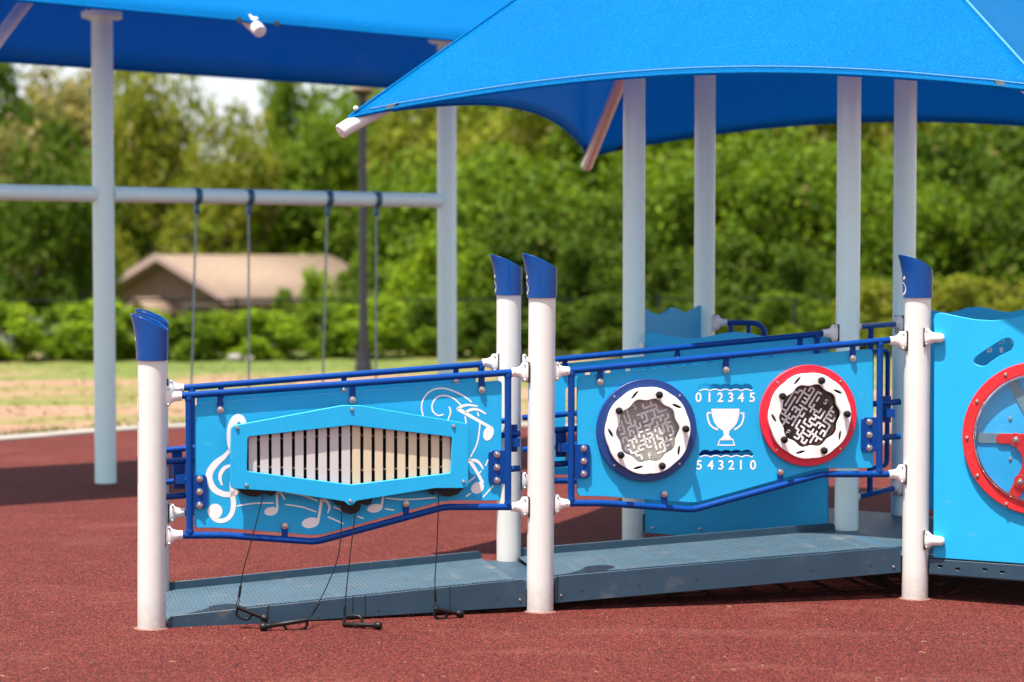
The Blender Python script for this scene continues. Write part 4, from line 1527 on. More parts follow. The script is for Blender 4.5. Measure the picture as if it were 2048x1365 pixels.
# ------------------------------------------------------------------ steering panel at the right
root = thing('steering_panel', 'big light blue panel with a red ringed steering dome at the right edge', 'panel', plD.o, plD.a)
PD = 0.012
qp = lambda x, y, d=PD: plD.q(x, y, d)
sl_, zt_ = qp(1869, 640)
zb_ = qp(1872, 1116)[1]
topo = [(1868.5, 660), (1867, 640), (1870, 629), (1880, 626), (1892, 628), (1920, 634), (1950, 639.5), (1983, 641.5), (2015, 639), (2048, 633), (2080, 626), (2120, 624), (2170, 632), (2215, 640), (2240, 638)]
tp = [qp(*p) for p in topo]
sR = tp[-1][0]
slot_px = [(1949, 718), (1957, 711), (1990, 697), (2005, 686.5), (2016, 677), (2024, 678)]
slot = [(1947, 721), (1952, 714), (1970, 701), (1990, 688.5), (2005, 679), (2016, 675.5), (2025, 680), (2028, 690), (2023, 701), (2010, 707), (1994, 715), (1980, 725), (1972, 732), (1962, 733), (1953, 730), (1947, 726)]
slot = rounded([qp(*p) for p in slot], .01, 3)
cD = qp(2079, 878)
scD = abs(qp(2030, 878)[0] - qp(1930, 878)[0]) / 100.0
rD = cD[0] - qp(1926.5, 878)[0]
out_ = tp + [(sR + .01, zb_), (sl_ + .004, zb_)]
mb = MB(); mb.prism(rounded(out_, .004, 2), -PD, -PD + .019, [slot, circ(cD[0], cD[1], rD * .86, 64)], ch=.002)
bd = mb.build('board', M['blue'], root)
# back plate behind the dome, with the guide slots cut as scuffed strips
mb = MB(); mb.prism(circ(cD[0], cD[1], rD * .93, 64), -PD + .0195, -PD + .030)
bk = mb.build('dome_back', M['blue'], root)
mb = MB()
def capsule(p0, p1, wd, y0, y1, m2):
    a, b = Vector(p0), Vector(p1)
    t = (b - a).normalized(); n_ = Vector((-t.y, t.x))
    pts = []
    for i in range(9):
        an = math.pi * i / 8
        q = b + n_ * (math.cos(an) * wd / 2) + t * (math.sin(an) * wd / 2); pts.append((q.x, q.y))
    for i in range(9):
        an = math.pi * i / 8
        q = a - n_ * (math.cos(an) * wd / 2) - t * (math.sin(an) * wd / 2); pts.append((q.x, q.y))
    m2.prism(ccw(pts), y0, y1, ch=.001)
y0_ = -PD + .012
q6 = lambda x, y: qp(1880 + x / 3.589, 660 + y / 3.592)
capsule(q6(288, 778), q6(500, 782), .050, y0_, y0_ + .006, mb)
capsule(q6(525, 392), q6(660, 640), .050, y0_, y0_ + .006, mb)
capsule(q6(520, 1180), q6(660, 930), .050, y0_, y0_ + .006, mb)
mb.build('guide_slot', M['slot'], bk)
mb = MB()
capsule(q6(435, 783), q6(720, 783), .048, y0_ - .006, y0_ - .001, mb)
mb.build('slider', M['redp'], bk)
mb = MB()
capsule(q6(540, 1170), q6(600, 1070), .054, y0_ - .006, y0_ - .001, mb)
mb.build('slider', M['redp'], bk)
mb = MB()
arm = sm([q6(545, 790), q6(585, 840), q6(620, 900), q6(622, 980), q6(580, 1090)])
mb2 = MB()
mb2.stroke(arm, .038, y0_ - .014)
lft = []
# thick curved arm
P_ = [Vector(a) for a in arm]
L_ = []; R_ = []
for i in range(len(P_)):
    t = (P_[min(len(P_) - 1, i + 1)] - P_[max(0, i - 1)]).normalized(); n_ = Vector((-t.y, t.x)) * .021
    L_.append(P_[i] + n_); R_.append(P_[i] - n_)
mb.prism([(p.x, p.y) for p in L_] + [(p.x, p.y) for p in reversed(R_)], y0_ - .015, y0_ - .008, ch=.001)
mb.prism(circ(*q6(545, 790), .0325, 28), y0_ - .0155, y0_ - .0078, ch=.001)
mb.prism(circ(*q6(580, 1090), .0330, 28), y0_ - .0157, y0_ - .0076, ch=.001)
am = mb.build('link_arm', M['redp'], bk)
for (x, y) in ((545, 790), (575, 1092)):
    s, z = q6(x, y); put('bolt', BOLT, am, (s, y0_ - .016, z))
for (x, y) in ((497, 640), (498, 930)):
    s, z = q6(x, y); put('screw', SCREWB, bk, (s, -PD + .0195, z))
# red ring and clear dome
mb = MB(); mb.prism(circ(cD[0], cD[1], rD, 80), -.036, -PD - .0005, [circ(cD[0], cD[1], rD * .855, 72)], ch=.004)
rg_ = mb.build('dome_ring', M['redp'], root)
mb = MB(); mb.prism(circ(cD[0], cD[1], rD * 1.008, 80), -.022, -PD - .0004, [circ(cD[0], cD[1], rD * .99, 72)], ch=.001)
mb.build('ring_edge', M['discr'], rg_)
for (x, y) in ((193, 777), (266, 514), (470, 322), (269, 1048), (476, 1252)):
    s, z = plD.q(1880 + x / 3.589, 660 + y / 3.592, .036); put('screw', SCREWB, rg_, (s, -.036, z))
mb = MB()
prof = []
for i in range(13):
    t = i / 12
    prof.append((max(.0005, rD * .86 * math.cos(t * math.pi / 2)), .030 + .05 * math.sin(t * math.pi / 2) ** .8))
mb.lathe(prof, (cD[0], 0, cD[1]), 'y', 64)
mb.f = [tuple(reversed(f)) for f in mb.f if len(f) == 4]
dm = bpy.data.materials.new('clear_bubble_plastic')
dm.use_nodes = True
dt = dm.node_tree
dt.nodes.clear()
do = dt.nodes.new("ShaderNodeOutputMaterial")
dtr = dt.nodes.new("ShaderNodeBsdfTransparent"); dtr.inputs[0].default_value = (0.93, 0.97, 1.0, 1)
dgl = dt.nodes.new("ShaderNodeBsdfGlossy"); dgl.inputs["Roughness"].default_value = 0.04
dfr = dt.nodes.new("ShaderNodeFresnel"); dfr.inputs["IOR"].default_value = 1.55
dmx = dt.nodes.new("ShaderNodeMixShader")
dmu = dt.nodes.new("ShaderNodeMath"); dmu.operation = 'MULTIPLY'; dmu.inputs[1].default_value = 1.25
dt.links.new(dfr.outputs[0], dmu.inputs[0]); dt.links.new(dmu.outputs[0], dmx.inputs[0])
dt.links.new(dtr.outputs[0], dmx.inputs[1]); dt.links.new(dgl.outputs[0], dmx.inputs[2])
dt.links.new(dmx.outputs[0], do.inputs[0])
mb.build('clear_dome', dm, root, 80)
# the two finger brackets that hold the panel to the post
def finger(cy, x0=1850, x1=1889):
    a = qp(x0, cy, .03); b = qp(x1, cy, .03)
    mb = MB()
    n = 20
    s0 = a[0] + .004
    Lf = b[0] - s0
    secs = [(0, .022, .044), (.012, .022, .044), (.020, .0215, .036), (.032, .021, .0265), (.048, .0205, .0235), (Lf - .020, .020, .0225), (Lf - .010, .0175, .0195), (Lf - .003, .011, .0125), (Lf, .001, .001)]
    for (x, p, r_) in secs:
        for j in range(n):
            t = 2 * math.pi * j / n
            mb.v.append((s0 + x, -.030 + p * math.cos(t), a[1] + r_ * math.sin(t)))
    for i in range(len(secs) - 1):
        for j in range(n):
            c_ = i * n + j; d_ = i * n + (j + 1) % n
            mb.f.append((c_, d_, d_ + n, c_ + n))
    mb.f.append(tuple(reversed(range(n))))
    fb = mb.build('finger_bracket', M['clampw'], root, 50)
    mb = MB(); mb.box(s0 - .006, s0 - .0005, -.052, -.008, a[1] - .046, a[1] + .046); mb.build('gasket', M['gasket'], fb)
    for dz in (.033, -.033):
        put('screw', SCREW, fb, (s0 + .008, -.0485, a[1] + dz))
finger(675.5); finger(1080.5)

# ------------------------------------------------------------------ alphabet panel behind it
plE = Plane(P2 + dirR * .0, dirR)
root = thing('alphabet_panel', 'shaded dark blue wave topped panel with letters, behind the steering panel', 'panel', plE.o, plE.a)
qe = lambda x, y: plE.q(x, y, .0)
topo = [(1840, 613), (1854, 617), (1875, 624), (1896, 626), (1915, 622), (1935, 615.5), (1952, 614), (1975, 617), (2000, 623.5), (2018, 625.5), (2035, 622), (2060, 615), (2085, 614), (2110, 620)]
tp = [qe(*p) for p in topo]
zb_ = qe(1870, 1020)[1]
mb = MB(); mb.prism(tp + [(tp[-1][0] + .3, tp[-1][1] - .02), (tp[-1][0] + .3, zb_), (tp[0][0], zb_)], 0, .019, ch=.0015)
bd = mb.build('board', M['blue'], root)
mb = MB()
for ch_, x in (('D', 1979.5), ('E', 2003), ('C', 1956), ('F', 2027)):
    c = qe(x, 701); text_mb(ch_, .036, mb, c[0], c[1], -.0008, 0, .0012)
    for k_ in (-1, 1):
        a = qe(x, 684)
        mb.stroke(sm([(a[0] + k_ * .004, a[1] - .010), (a[0] + k_ * .012, a[1] - .004), (a[0] + k_ * .014, a[1] + .012), (a[0] + k_ * .008, a[1] + .018), (a[0] + k_ * .004, a[1] + .006)]), .0018, -.0008)
mb.build('lettering', M['engrave'], bd, sharp=0)

# ------------------------------------------------------------------ blue wave panels around the main deck
plF = Plane(P3, P1 - P3)
LF = (P1 - P3).length
root = thing('wave_panel', 'shaded blue wave topped deck panel reaching the ground, seen under the maze panel', 'panel', plF.o, plF.a, 'wave topped deck panels')
qf_ = lambda x, y: plF.q(x, y, 0)
topo = [(1291, 684), (1291, 674), (1296, 666.5), (1303, 664.5), (1325, 669), (1350, 674.5), (1375, 677.5), (1400, 677), (1425, 672), (1450, 666.5), (1470, 664.5), (1490, 666), (1520, 672), (1560, 678), (1600, 676), (1630, 668), (1658, 667)]
tp = [qf_(*p) for p in topo]
zb_ = qf_(1310, 1067)[1]
mb = MB(); mb.prism(tp + [(tp[-1][0], zb_), (tp[0][0] + .005, zb_)], -.0095, .0095, ch=.0018)
bd = mb.build('board', M['blue'], root)
for (x, y) in ((1307, 1056), (1402, 1058), (1305, 705), (1640, 705)):
    s, z = qf_(x, y); put('screw', SCREWB, bd, (s, -.0095, z))
# side bracket to the left post
s, z = qf_(1289, 704)
mb = MB(); mb.prism(rounded([(s - .03, z - .05), (s + .01, z - .05), (s + .01, z + .05), (s - .03, z + .05)], .006), -.030, -.0115, ch=.001); mb.build('bracket', M['clampw'], root)
plG = Plane(P3, P4 - P3)
root = thing('wave_panel', 'shaded blue zigzag topped panel between the two left tall posts', 'panel', plG.o, plG.a, 'wave topped deck panels')
qg = lambda x, y: plG.q(x, y, 0)
topo = [(1280, 612), (1291, 619), (1305, 627), (1318, 630), (1328, 627), (1337, 618.5), (1345, 615.5), (1354, 618), (1364, 624.5), (1373, 626), (1383, 621), (1399.5, 611.6)]
tp = [qg(*p) for p in topo]
mb = MB(); mb.prism(tp + [(tp[-1][0], .12), (tp[0][0], .12)], -.0095, .0095, ch=.0018)
bd = mb.build('board', M['blue'], root)
s, z = qg(1407, 647)
mb = MB(); mb.prism(rounded([(s - .012, z - .045), (s + .02, z - .045), (s + .02, z + .045), (s - .012, z + .045)], .006), -.075, -.055, ch=.001); br = mb.build('bracket', M['clampw'], root)
for dy in (.03, -.03): put('screw', SCREW, br, (s + .006, -.075, z + dy))

# ------------------------------------------------------------------ navy barrier rails behind the deck
plH = Plane(P4, P4 + Vector((1, -.25, 0)) - P4)
root = thing('climber_handrail', 'short bent navy handrail clamped to a tall grey post', 'handrail', plH.o, plH.a)
qh = lambda x, y: plH.q(x, y, 0)
a = qh(1430, 645.5); b = qh(1508, 646); c = qh(1534, 668); d = qh(1534, 860)
mb = MB(); mb.tube([(s, 0, z) for s, z in bent([a, b, (c[0], b[1]), d] if False else [a, qh(1530, 646), d], .09, 8)], .0165, 14); mb.build('rail', M['navy'], root)
for x in (1462, 1497):
    s, zt = qh(x, 646); mb = MB(); mb.tube([(s, 0, zt), (s, 0, deck_z)], .0145, 12); mb.build('baluster', M['navy'], root)
clamp(root, rP + .0105, a[1], 1)

plI = Plane(P1, P2 - P1)
LI = (P2 - P1).length
root = thing('barrier_rail', 'navy tubular barrier between the two right hand tall posts', 'railing', plI.o, plI.a)
qi = lambda x, y: plI.q(x, y, 0)
zt = qi(1745, 652)[1]; zb = qi(1745, 987)[1]; sm_ = qi(1741, 800)[0]
for z in (zt, zb):
    mb = MB(); mb.tube([(rP + .02, 0, z), (LI - rP - .05, 0, z)], RT, 14); mb.build('rail', M['navy'], root)
    clamp(root, LI - rP - .0105, z, -1); clamp(root, rP + .0105, z, 1)
mb = MB(); mb.tube([(sm_, 0, zb), (sm_, 0, zt)], RT, 14); mb.build('baluster', M['navy'], root)
s2 = qi(1772, 800)[0]
mb = MB(); mb.tube([(s, 0, z) for s, z in bent([(sm_, zt - .14), (s2 + .02, zt - .14), (s2 + .02, zb + .14), (sm_, zb + .14)], .05)], RT * .9, 12); mb.build('grab_loop', M['navy'], root)

# ------------------------------------------------------------------ deck shade canopy
FL = depth(697, 236, 10.6)
zc = FL.z
def at_z(px, py, z):
    d = ray(px, py); return EYE + d * ((z - EYE.z) / d.z)
BLc = at_z(1176, 313, zc); FRc = at_z(2098, 186, zc)
BRc = FRc + BLc - FL + Vector((.75, .25, 0))
ctr = (FRc + BLc) / 2
apex = Vector((ctr.x + .15, ctr.y + .10, 4.32))
root = thing('shade_canopy', 'bright blue pyramid shade sail over the deck, front corner poking left', 'canopy', (ctr.x, ctr.y, 0))
corners = [FL, FRc, BRc, BLc]
def hip(i, v):
    p = corners[i].lerp(apex, v)
    return p
fab = MB()
NU, NV = 56, 26
hemp = []
edges_px = []
for f_ in range(4):
    i, j = f_, (f_ + 1) % 4
    mid = (corners[i] + corners[j]) / 2
    e_ = (0.103, 0.12, 0.112, 0.112)[f_]
    pts = []
    for a in range(NV + 1):
        v = a / NV
        for b in range(NU + 1):
            u = b / NU
            cat = (1 - (2 * u - 1) ** 2)
            ve = v + (1 - v) * e_ * cat ** .9
            p = hip(i, ve).lerp(hip(j, ve), u)
            p.z -= .05 * cat * math.sin(math.pi * v)
            uu = min(u, 1 - u)                       # tension creases fanning out of the corners
            an_ = math.atan2(v, uu + 1e-6); ra_ = math.hypot(uu, v)
            p.z += .011 * math.sin(13 * an_) * math.exp(-ra_ * 4.5) * min(1, ra_ * 7)
            p -= Vector((0, 0, .02 * cat * (1 - v)))
            pts.append(p)
    k_ = len(fab.v)
    fab.v += [tuple(p - root.location) for p in pts]
    for a in range(NV):
        for b in range(NU):
            q_ = k_ + a * (NU + 1) + b
            fab.f.append((q_, q_ + 1, q_ + NU + 2, q_ + NU + 1))
    hemp.append([pts[b] for b in range(NU + 1)])
    edges_px.append([pts[NU + 1 + b] for b in range(NU + 1)])
fo = fab.build('fabric', M['shade'], root, 60)
fo.modifiers.new('thickness', 'SOLIDIFY').thickness = .0035
for row_, nx_ in zip(hemp, edges_px):
    mb = MB()
    mb.tube(row_, .0105, 8)
    mb.build('hem', M['shade'], root, world=True)
    mb = MB()
    sp_ = []
    for p, q_ in zip(row_, nx_):
        d_ = (q_ - p)
        d_ = d_.normalized() if d_.length > 1e-6 else Vector((0, 0, 1))
        out = Vector((p.x - ctr.x, p.y - ctr.y, 0)).normalized()
        sp_.append(p + d_ * .045 + Vector((0, 0, .005)) + out * .004)
    mb.tube(sp_[1:-1], .0022, 5)
    mb.build('seam', M['seam'], root, world=True)
for i in range(4):
    mb = MB()
    pts = [hip(i, t / 14) + Vector((0, 0, .006)) for t in range(15)]
    mb.tube(pts, .007, 8)
    mb.build('hip_seam', M['shade'] if i != 1 else M['hem'], root, world=True)
    # rafter pipe under the hip, sticking out past the corner
    d_ = (hip(i, .12) - hip(i, 0)).normalized()
    pts = [hip(i, 0) - d_ * .05 + Vector((0, 0, -.044))] + [hip(i, t / 10) + Vector((0, 0, -.046 - .105 * min(1, t / 2.5))) for t in range(0, 11)]
    if i == 3:                       # the back left rafter springs from its post
        tip = P3 + Vector((.11, .12, zc + .72)); st0 = hip(3, 0) + Vector((0, 0, -.05)); dd = (tip - st0).normalized(); d_ = dd
        pts = [st0 - dd * .06, st0, tip]
    mb = MB(); mb.tube(pts, .040, 18)
    rf = mb.build('rafter', M['clampw'], root, world=True)
    e0 = pts[0]
    mb = MB(); rot = (-d_).to_track_quat('Z', 'Y').to_matrix()
    mb.lathe([(.041, -.004), (.041, .003), (.036, .008), (.010, .009), (.009, .012), (.003, .012)], n=20)
    mb.v = [tuple(rot @ Vector(p) + e0) for p in mb.v]
    mb.build('end_cap', M['clampw'], rf, world=False) if False else None
    l_ = root.matrix_basis.inverted()
    mb.v = [tuple(l_ @ Vector(p)) for p in mb.v]
    ec = mb.build('end_cap', M['clampw'], rf)
    mb = MB(); mb.ball(tuple(hip(i, .015) + Vector((0, 0, .022)) - root.location), .014, 12); mb.build('corner_bolt', M['clampw'], rf)
# black tie straps on the hem near each corner
for row_, nx_ in zip(hemp, edges_px):
    for idx in (3, NU - 3):
        p = row_[idx].lerp(row_[idx + (-1 if idx == 3 else 1)], .2)
        t = (row_[idx + 1] - row_[idx - 1]).normalized()
        inn = (nx_[idx] - row_[idx]).normalized()
        mb = MB()
        a = p - t * .022; b = p + t * .022
        up = t.cross(inn)
        if up.z < 0: up = -up
        prof = [(-.006, .013), (.03, .015), (.045, .008), (.045, -.010), (.0, -.016), (-.013, -.004)]
        vv = []
        for c_ in (a, b):
            for (x, h) in prof: vv.append(c_ + inn * x + up * h)
        n_ = len(prof)
        mb.add(vv, [(i, (i + 1) % n_, n_ + (i + 1) % n_, n_ + i) for i in range(n_)] + [tuple(reversed(range(n_))), tuple(range(n_, 2 * n_))])
        mb.build('tie_strap', M['strap'], root, world=True)

from mathutils.bvhtree import BVHTree
bvh = BVHTree.FromPolygons([Vector(p) + root.location for p in fab.v], fab.f)
def under_shade(p):
    h = bvh.ray_cast(Vector((p.x, p.y, 1.0)), Vector((0, 0, 1)))
    return min(CZ_TOP, (h[0].z if h[0] else CZ_TOP) - .06)
tall_post(P1, rP, 'tall grey shade post standing at the top of the ramp, thickest of the four', under_shade(P1))
tall_post(P2, rP, 'tall grey shade post partly behind the white post beside the steering panel', under_shade(P2))
tall_post(P3, rP, 'tall grey shade post rising behind the blue maze disc, left of its neighbours', under_shade(P3))
tall_post(P4, rP, 'tall grey shade post with a navy handrail clamped to it, second from the left', under_shade(P4))


# ------------------------------------------------------------------ swings
rS = 0.0795
SL = foot(211.5, 968, rS)
SR = at_depth(894, 16.5)
ub = (SR - SL).normalized()
zb = depth(207, 389, SL.y).z
zfl = depth(203, 36, SL.y).z
root = thing('swing_set', 'pale blue grey swing frame with long crossbeam behind the ramp', 'swing frame', SL, math.atan2(ub.y, ub.x))
LS = (SR - SL).length
BAY = LS
for s in (-BAY, 0, LS):
    mb = MB(); mb.lathe([(rS, -.05), (rS, 1.8), (rS, zfl)], (s, 0, 0), 'z', 32); po = mb.build('post', M['swingp'], root)
    mb = MB(); mb.lathe([(rS + .07, zfl), (rS + .07, zfl + .018)], (s, 0, 0), 'z', 32); mb.lathe([(rS + .07, zfl + .0205), (rS + .07, zfl + .038)], (s, 0, 0), 'z', 32)
    mb.lathe([(rS, zfl + .03), (rS, zfl + .75)], (s, 0, 0), 'z', 24)
    for a in range(6):
        an = a * math.pi / 3
        mb.lathe([(.010, zfl - .014), (.010, zfl + .052)], (s + (rS + .04) * math.cos(an), (rS + .04) * math.sin(an), 0), 'z', 8)
    mb.build('flange', M['swingp'], po)
for (a, b) in ((rS * .9, LS - rS * .9), (-BAY + rS * .9, -rS * .9)):
    mb = MB(); mb.tube([(a, 0, zb), (b, 0, zb)], .058, 24); mb.build('beam', M['swingp'], root)
plS = Plane(SL, ub)
def chain_link(mb, c, ax, k):
    R1, r = .0125, .0034
    n, m_ = 8, 5
    vv = []
    for i in range(n):
        a = 2 * math.pi * i / n
        ca, sa = math.cos(a), math.sin(a)
        for j in range(m_):
            b = 2 * math.pi * j / m_
            rr = R1 + r * math.cos(b)
            x, z, y = rr * ca * .75, rr * sa * 1.6, r * math.sin(b)
            if k % 2: x, y = y, x
            vv.append((c[0] + x, c[1] + y, c[2] + z))
    ff = [(i * m_ + j, ((i + 1) % n) * m_ + j, ((i + 1) % n) * m_ + (j + 1) % m_, i * m_ + (j + 1) % m_) for i in range(n) for j in range(m_)]
    mb.add(vv, ff)
def swing(xl, xr, bl, br, label):
    sl0, sr0 = plS.q(xl, 400)[0], plS.q(xr, 400)[0]
    sl1, sr1 = plS.q(bl, 760)[0], plS.q(br, 760)[0]
    mid = (sl0 + sr0) / 2
    o = SL + ub * mid
    root = thing('swing', label, 'swing', (o.x, o.y, 0), math.atan2(ub.y, ub.x), 'swings hanging from the beam')
    zs = .55
    ends = []
    for s0, s1 in ((sl0, sl1), (sr0, sr1)):
        mb = MB()
        mb.lathe([(.0655, -.024), (.0655, .024)], (s0 - mid, 0, zb), 'x', 24)
        mb.box(s0 - mid - .016, s0 - mid + .016, -.02, .02, zb - .115, zb - .05)
        mb.lathe([(.016, -.02), (.016, .02)], (s0 - mid, 0, zb - .12), 'x', 12)
        mb.build('hanger', M['bluec'], root)
        mb = MB()
        n = 58
        # chain leans with the same slope all the way down
        sl_ = (s1 - s0) / (zb - depth(400, 760, SL.y + 1).z) if True else 0
        for i in range(n):
            z = zb - .135 - i * (zb - .135 - zs) / n
            chain_link(mb, (s0 - mid + sl_ * (zb - z), 0, z), None, i)
        mb.build('chain', M['chain'], root)
        ends.append(s0 - mid + sl_ * (zb - zs))
    mb = MB()
    e0, e1 = ends
    rows_ = []
    for i in range(15):
        t = i / 14
        x = e0 + (e1 - e0) * t
        z = zs - .10 * (1 - (2 * t - 1) ** 2)
        rows_.append((x, z))
    for y in (-.08, .08):
        for (x, z) in rows_: mb.v.append((x, y, z))
    for y in (-.08, .08):
        for (x, z) in rows_: mb.v.append((x, y, z - .012))
    for i in range(14):
        mb.f += [(i, i + 1, i + 16, i + 15), (30 + i, 45 + i, 46 + i, 31 + i), (i, 30 + i, 31 + i, i + 1), (15 + i, 16 + i, 46 + i, 45 + i)]
    mb.build('seat', M['seat'], root)
swing(393, 497, 383, 498, 'swing on thin chains nearer the thick left swing post')
swing(655, 752, 646, 752, 'swing on thin chains beside the dark lamp post')

# swing shade: a long gabled sail over the beam
root = thing('shade_canopy', 'long blue shade canopy over the swings, seen from below', 'canopy', SL + ub * LS * .5, 0)
nS = Vector((ub.y, -ub.x, 0))           # towards the viewer
offn, offf = 1.38, 1.02
plN = Plane(SL + nS * offn, ub); plFar = Plane(SL - nS * offf, ub)
n0, n1 = plN.q(60, 3), plN.q(868, 77)
f0, f1 = plFar.q(0, 122), plFar.q(830, 179)
def lin(a, b, s): return a[1] + (b[1] - a[1]) * (s - a[0]) / (b[0] - a[0])
s_a, s_b = -3.6, LS + 2.6
ridge_z = 4.25
rows_ = []
NS = 30
mb = MB()
nrow = []
def near_pt(s):
    return plN.w(s, lin(n0, n1, s))
def far_pt(s):
    return plFar.w(s, lin(f0, f1, s))
def ridge_pt(s):
    return SL + ub * s + Vector((0, 0, ridge_z))
for i in range(NS + 1):
    s = s_a + (s_b - s_a) * i / NS
    a, c_, b = near_pt(s), ridge_pt(min(max(s, s_a + 1.2), s_b - 1.0)), far_pt(s)
    for j in range(7):
        p = a.lerp(c_, j / 6); p.z -= .05 * math.sin(math.pi * j / 6); mb.v.append(tuple(p))
    for j in range(1, 7):
        p = c_.lerp(b, j / 6); p.z -= .05 * math.sin(math.pi * j / 6); mb.v.append(tuple(p))
for i in range(NS):
    for j in range(12):
        a = i * 13 + j
        mb.f.append((a, a + 1, a + 14, a + 13))
fo = mb.build('fabric', M['shade2'], root, 60, world=True)
fo.modifiers.new('thickness', 'SOLIDIFY').thickness = .0035
for fn in (near_pt, far_pt):
    mb = MB(); mb.tube([fn(s_a + (s_b - s_a) * i / NS) for i in range(NS + 1)], .013, 8); mb.build('hem', M['shade2'], root, world=True)
# rafters: the near middle one pokes out below the hem
s_m = plN.q(512, 50)[0]
for s in (s_m, s_m - 3.05, s_m + 2.9):
    a = near_pt(s); c_ = ridge_pt(s)
    d_ = (c_ - a).normalized()
    mb = MB(); mb.tube([a - d_ * .07 + Vector((0, 0, -.030)), a + d_ * .4 + Vector((0, 0, -.095)), a.lerp(c_, .5) + Vector((0, 0, -.16)), c_ + Vector((0, 0, -.16))], .045, 18)
    rf = mb.build('rafter', M['clampw'], root, world=True)
    mb = MB()
    e = a - d_ * .07 + Vector((0, 0, -.030))
    rot = (-d_).to_track_quat('Z', 'Y').to_matrix()
    mb.lathe([(.046, -.003), (.046, .004), (.040, .010), (.009, .011), (.007, .014)], n=20)
    li = root.matrix_basis.inverted()
    mb.v = [tuple(li @ (rot @ Vector(p) + e)) for p in mb.v]
    mb.build('end_cap', M['clampw'], rf)
    mb = MB(); mb.ball(tuple(li @ (a + Vector((0, 0, .02)))), .016, 10); mb.build('corner_bolt', M['clampw'], rf)
    b_ = far_pt(s)
    d_ = (c_ - b_).normalized()
    for dx in (-.13, .16):
        p = near_pt(s + dx)
        mb = MB(); mb.box(p.x - .019, p.x + .019, p.y - .017, p.y + .017, p.z - .016, p.z + .018)
        mb.build('tie_strap', M['strap'], root, world=True)
# sloping brace at the far left
pa_ = depth(-60, 155, 13.4); pb_ = depth(72, -22, 13.4 + .9)
mb = MB(); mb.tube([pa_, pb_, pb_ + (pb_ - pa_) * .4], .045, 16); mb.build('brace', M['clampw'], root, world=True)

# ------------------------------------------------------------------ street lamp
LP = ground(727, 742)
root = thing('street_lamp', 'dark lamp post with a flared base behind the swings', 'lamp post', LP)
zl = depth(729, 186, LP.y).z
mb = MB()
mb.lathe([(.135, -.05), (.135, .06), (.125, .08), (.11, .18), (.085, .28), (.075, .42), (.07, .5), (.064, .52), (.058, zl - .35), (.052, zl - .2)], n=24)
mb.build('pole', M['lampp'], root)
mb = MB(); mb.lathe([(.052, zl - .2), (.085, zl - .17), (.06, zl - .12), (.07, zl - .05), (.14, zl - .01), (.16, zl + .03)], n=24); mb.build('fitter', M['lampp'], root)
mb = MB(); mb.lathe([(.16, zl + .031), (.19, zl + .05), (.20, zl + .09), (.17, zl + .25), (.12, zl + .42), (.05, zl + .55), (.01, zl + .6)], n=24); mb.build('globe', M['glassl'], root)

# ------------------------------------------------------------------ house beyond the fence
K = depth(457, 598, 55.0)
g = Vector((-.72, .69, 0)).normalized(); e = Vector((.69, .72, 0)).normalized()
gz = terrain_z(55)
root = thing('house', 'single storey house with tan gabled roof beyond the fence', 'house', (K.x, K.y, gz))
WG, LE = 6.6, 6.2
eave = K.z - gz; ridge = depth(305, 510, 57.3).z - gz
def hp(a, b, z): 
    p = g * a + e * b; return (p.x, p.y, z)
ov = .45
mb = MB()
mb.add([hp(ov, ov, 0), hp(WG - ov, ov, 0), hp(WG - ov, ov, eave + .05), hp(WG / 2, ov, ridge - .14), hp(ov, ov, eave + .05)], [(0, 4, 3, 2, 1)])
mb.add([hp(ov, ov, 0), hp(ov, LE, 0), hp(ov, LE, eave + .05), hp(ov, ov, eave + .05)], [(0, 1, 2, 3)])
mb.add([hp(WG - ov, ov, 0), hp(WG - ov, LE, 0), hp(WG - ov, LE, eave + .05), hp(WG - ov, ov, eave + .05)], [(0, 3, 2, 1)])
mb.add([hp(ov, LE, 0), hp(WG - ov, LE, 0), hp(WG - ov, LE, eave), hp(WG / 2, LE, ridge - .14), hp(ov, LE, eave)], [(0, 1, 2, 3, 4)])
mb.build('wall', M['wall'], root, 30)
mb = MB()
for (z0, z1) in ((0, .09),):
    mb.add([hp(0, 0, eave), hp(WG / 2, 0, ridge), hp(WG / 2, LE + .4, ridge), hp(0, LE + .4, eave)], [(0, 3, 2, 1)])
    mb.add([hp(WG, 0, eave), hp(WG / 2, 0, ridge + .001), hp(WG / 2, LE + .4, ridge + .001), hp(WG, LE + .4, eave)], [(0, 1, 2, 3)])
rf = mb.build('roof', M['roof'], root, 20)
rf.modifiers.new('thickness', 'SOLIDIFY').thickness = .08
mb = MB()
for (a0, z0, a1, z1) in ((0, eave, WG / 2, ridge), (WG, eave, WG / 2, ridge)):
    vv = [hp(a0, -.03, z0 - .16), hp(a1, -.03, z1 - .16), hp(a1, -.03, z1 + .05), hp(a0, -.03, z0 + .05)]
    mb.add(vv + [tuple(Vector(p) + e * .03) for p in vv], [(0, 1, 2, 3), (7, 6, 5, 4), (3, 2, 6, 7), (0, 4, 5, 1)])
mb.add([hp(-.03, 0, eave - .16), hp(-.03, LE + .4, eave - .16), hp(-.03, LE + .4, eave + .03), hp(-.03, 0, eave + .03)], [(0, 1, 2, 3)])
mb.build('fascia', M['fascia'], rf, 20)
def wall_rect(name, m_, a0, a1, z0, z1, face, off=.03, parent=None):
    mb = MB()
    if face == 'g': vv = [hp(a0, ov - off, z0), hp(a1, ov - off, z0), hp(a1, ov - off, z1), hp(a0, ov - off, z1)]; dr = e * off
    else: vv = [hp(ov - off, a0, z0), hp(ov - off, a1, z0), hp(ov - off, a1, z1), hp(ov - off, a0, z1)]; dr = g * off
    mb.add(vv + [tuple(Vector(p) + dr * .9) for p in vv], [(0, 1, 2, 3), (0, 4, 5, 1), (1, 5, 6, 2), (2, 6, 7, 3), (3, 7, 4, 0)])
    return mb.build(name, m_, parent or root, 20)
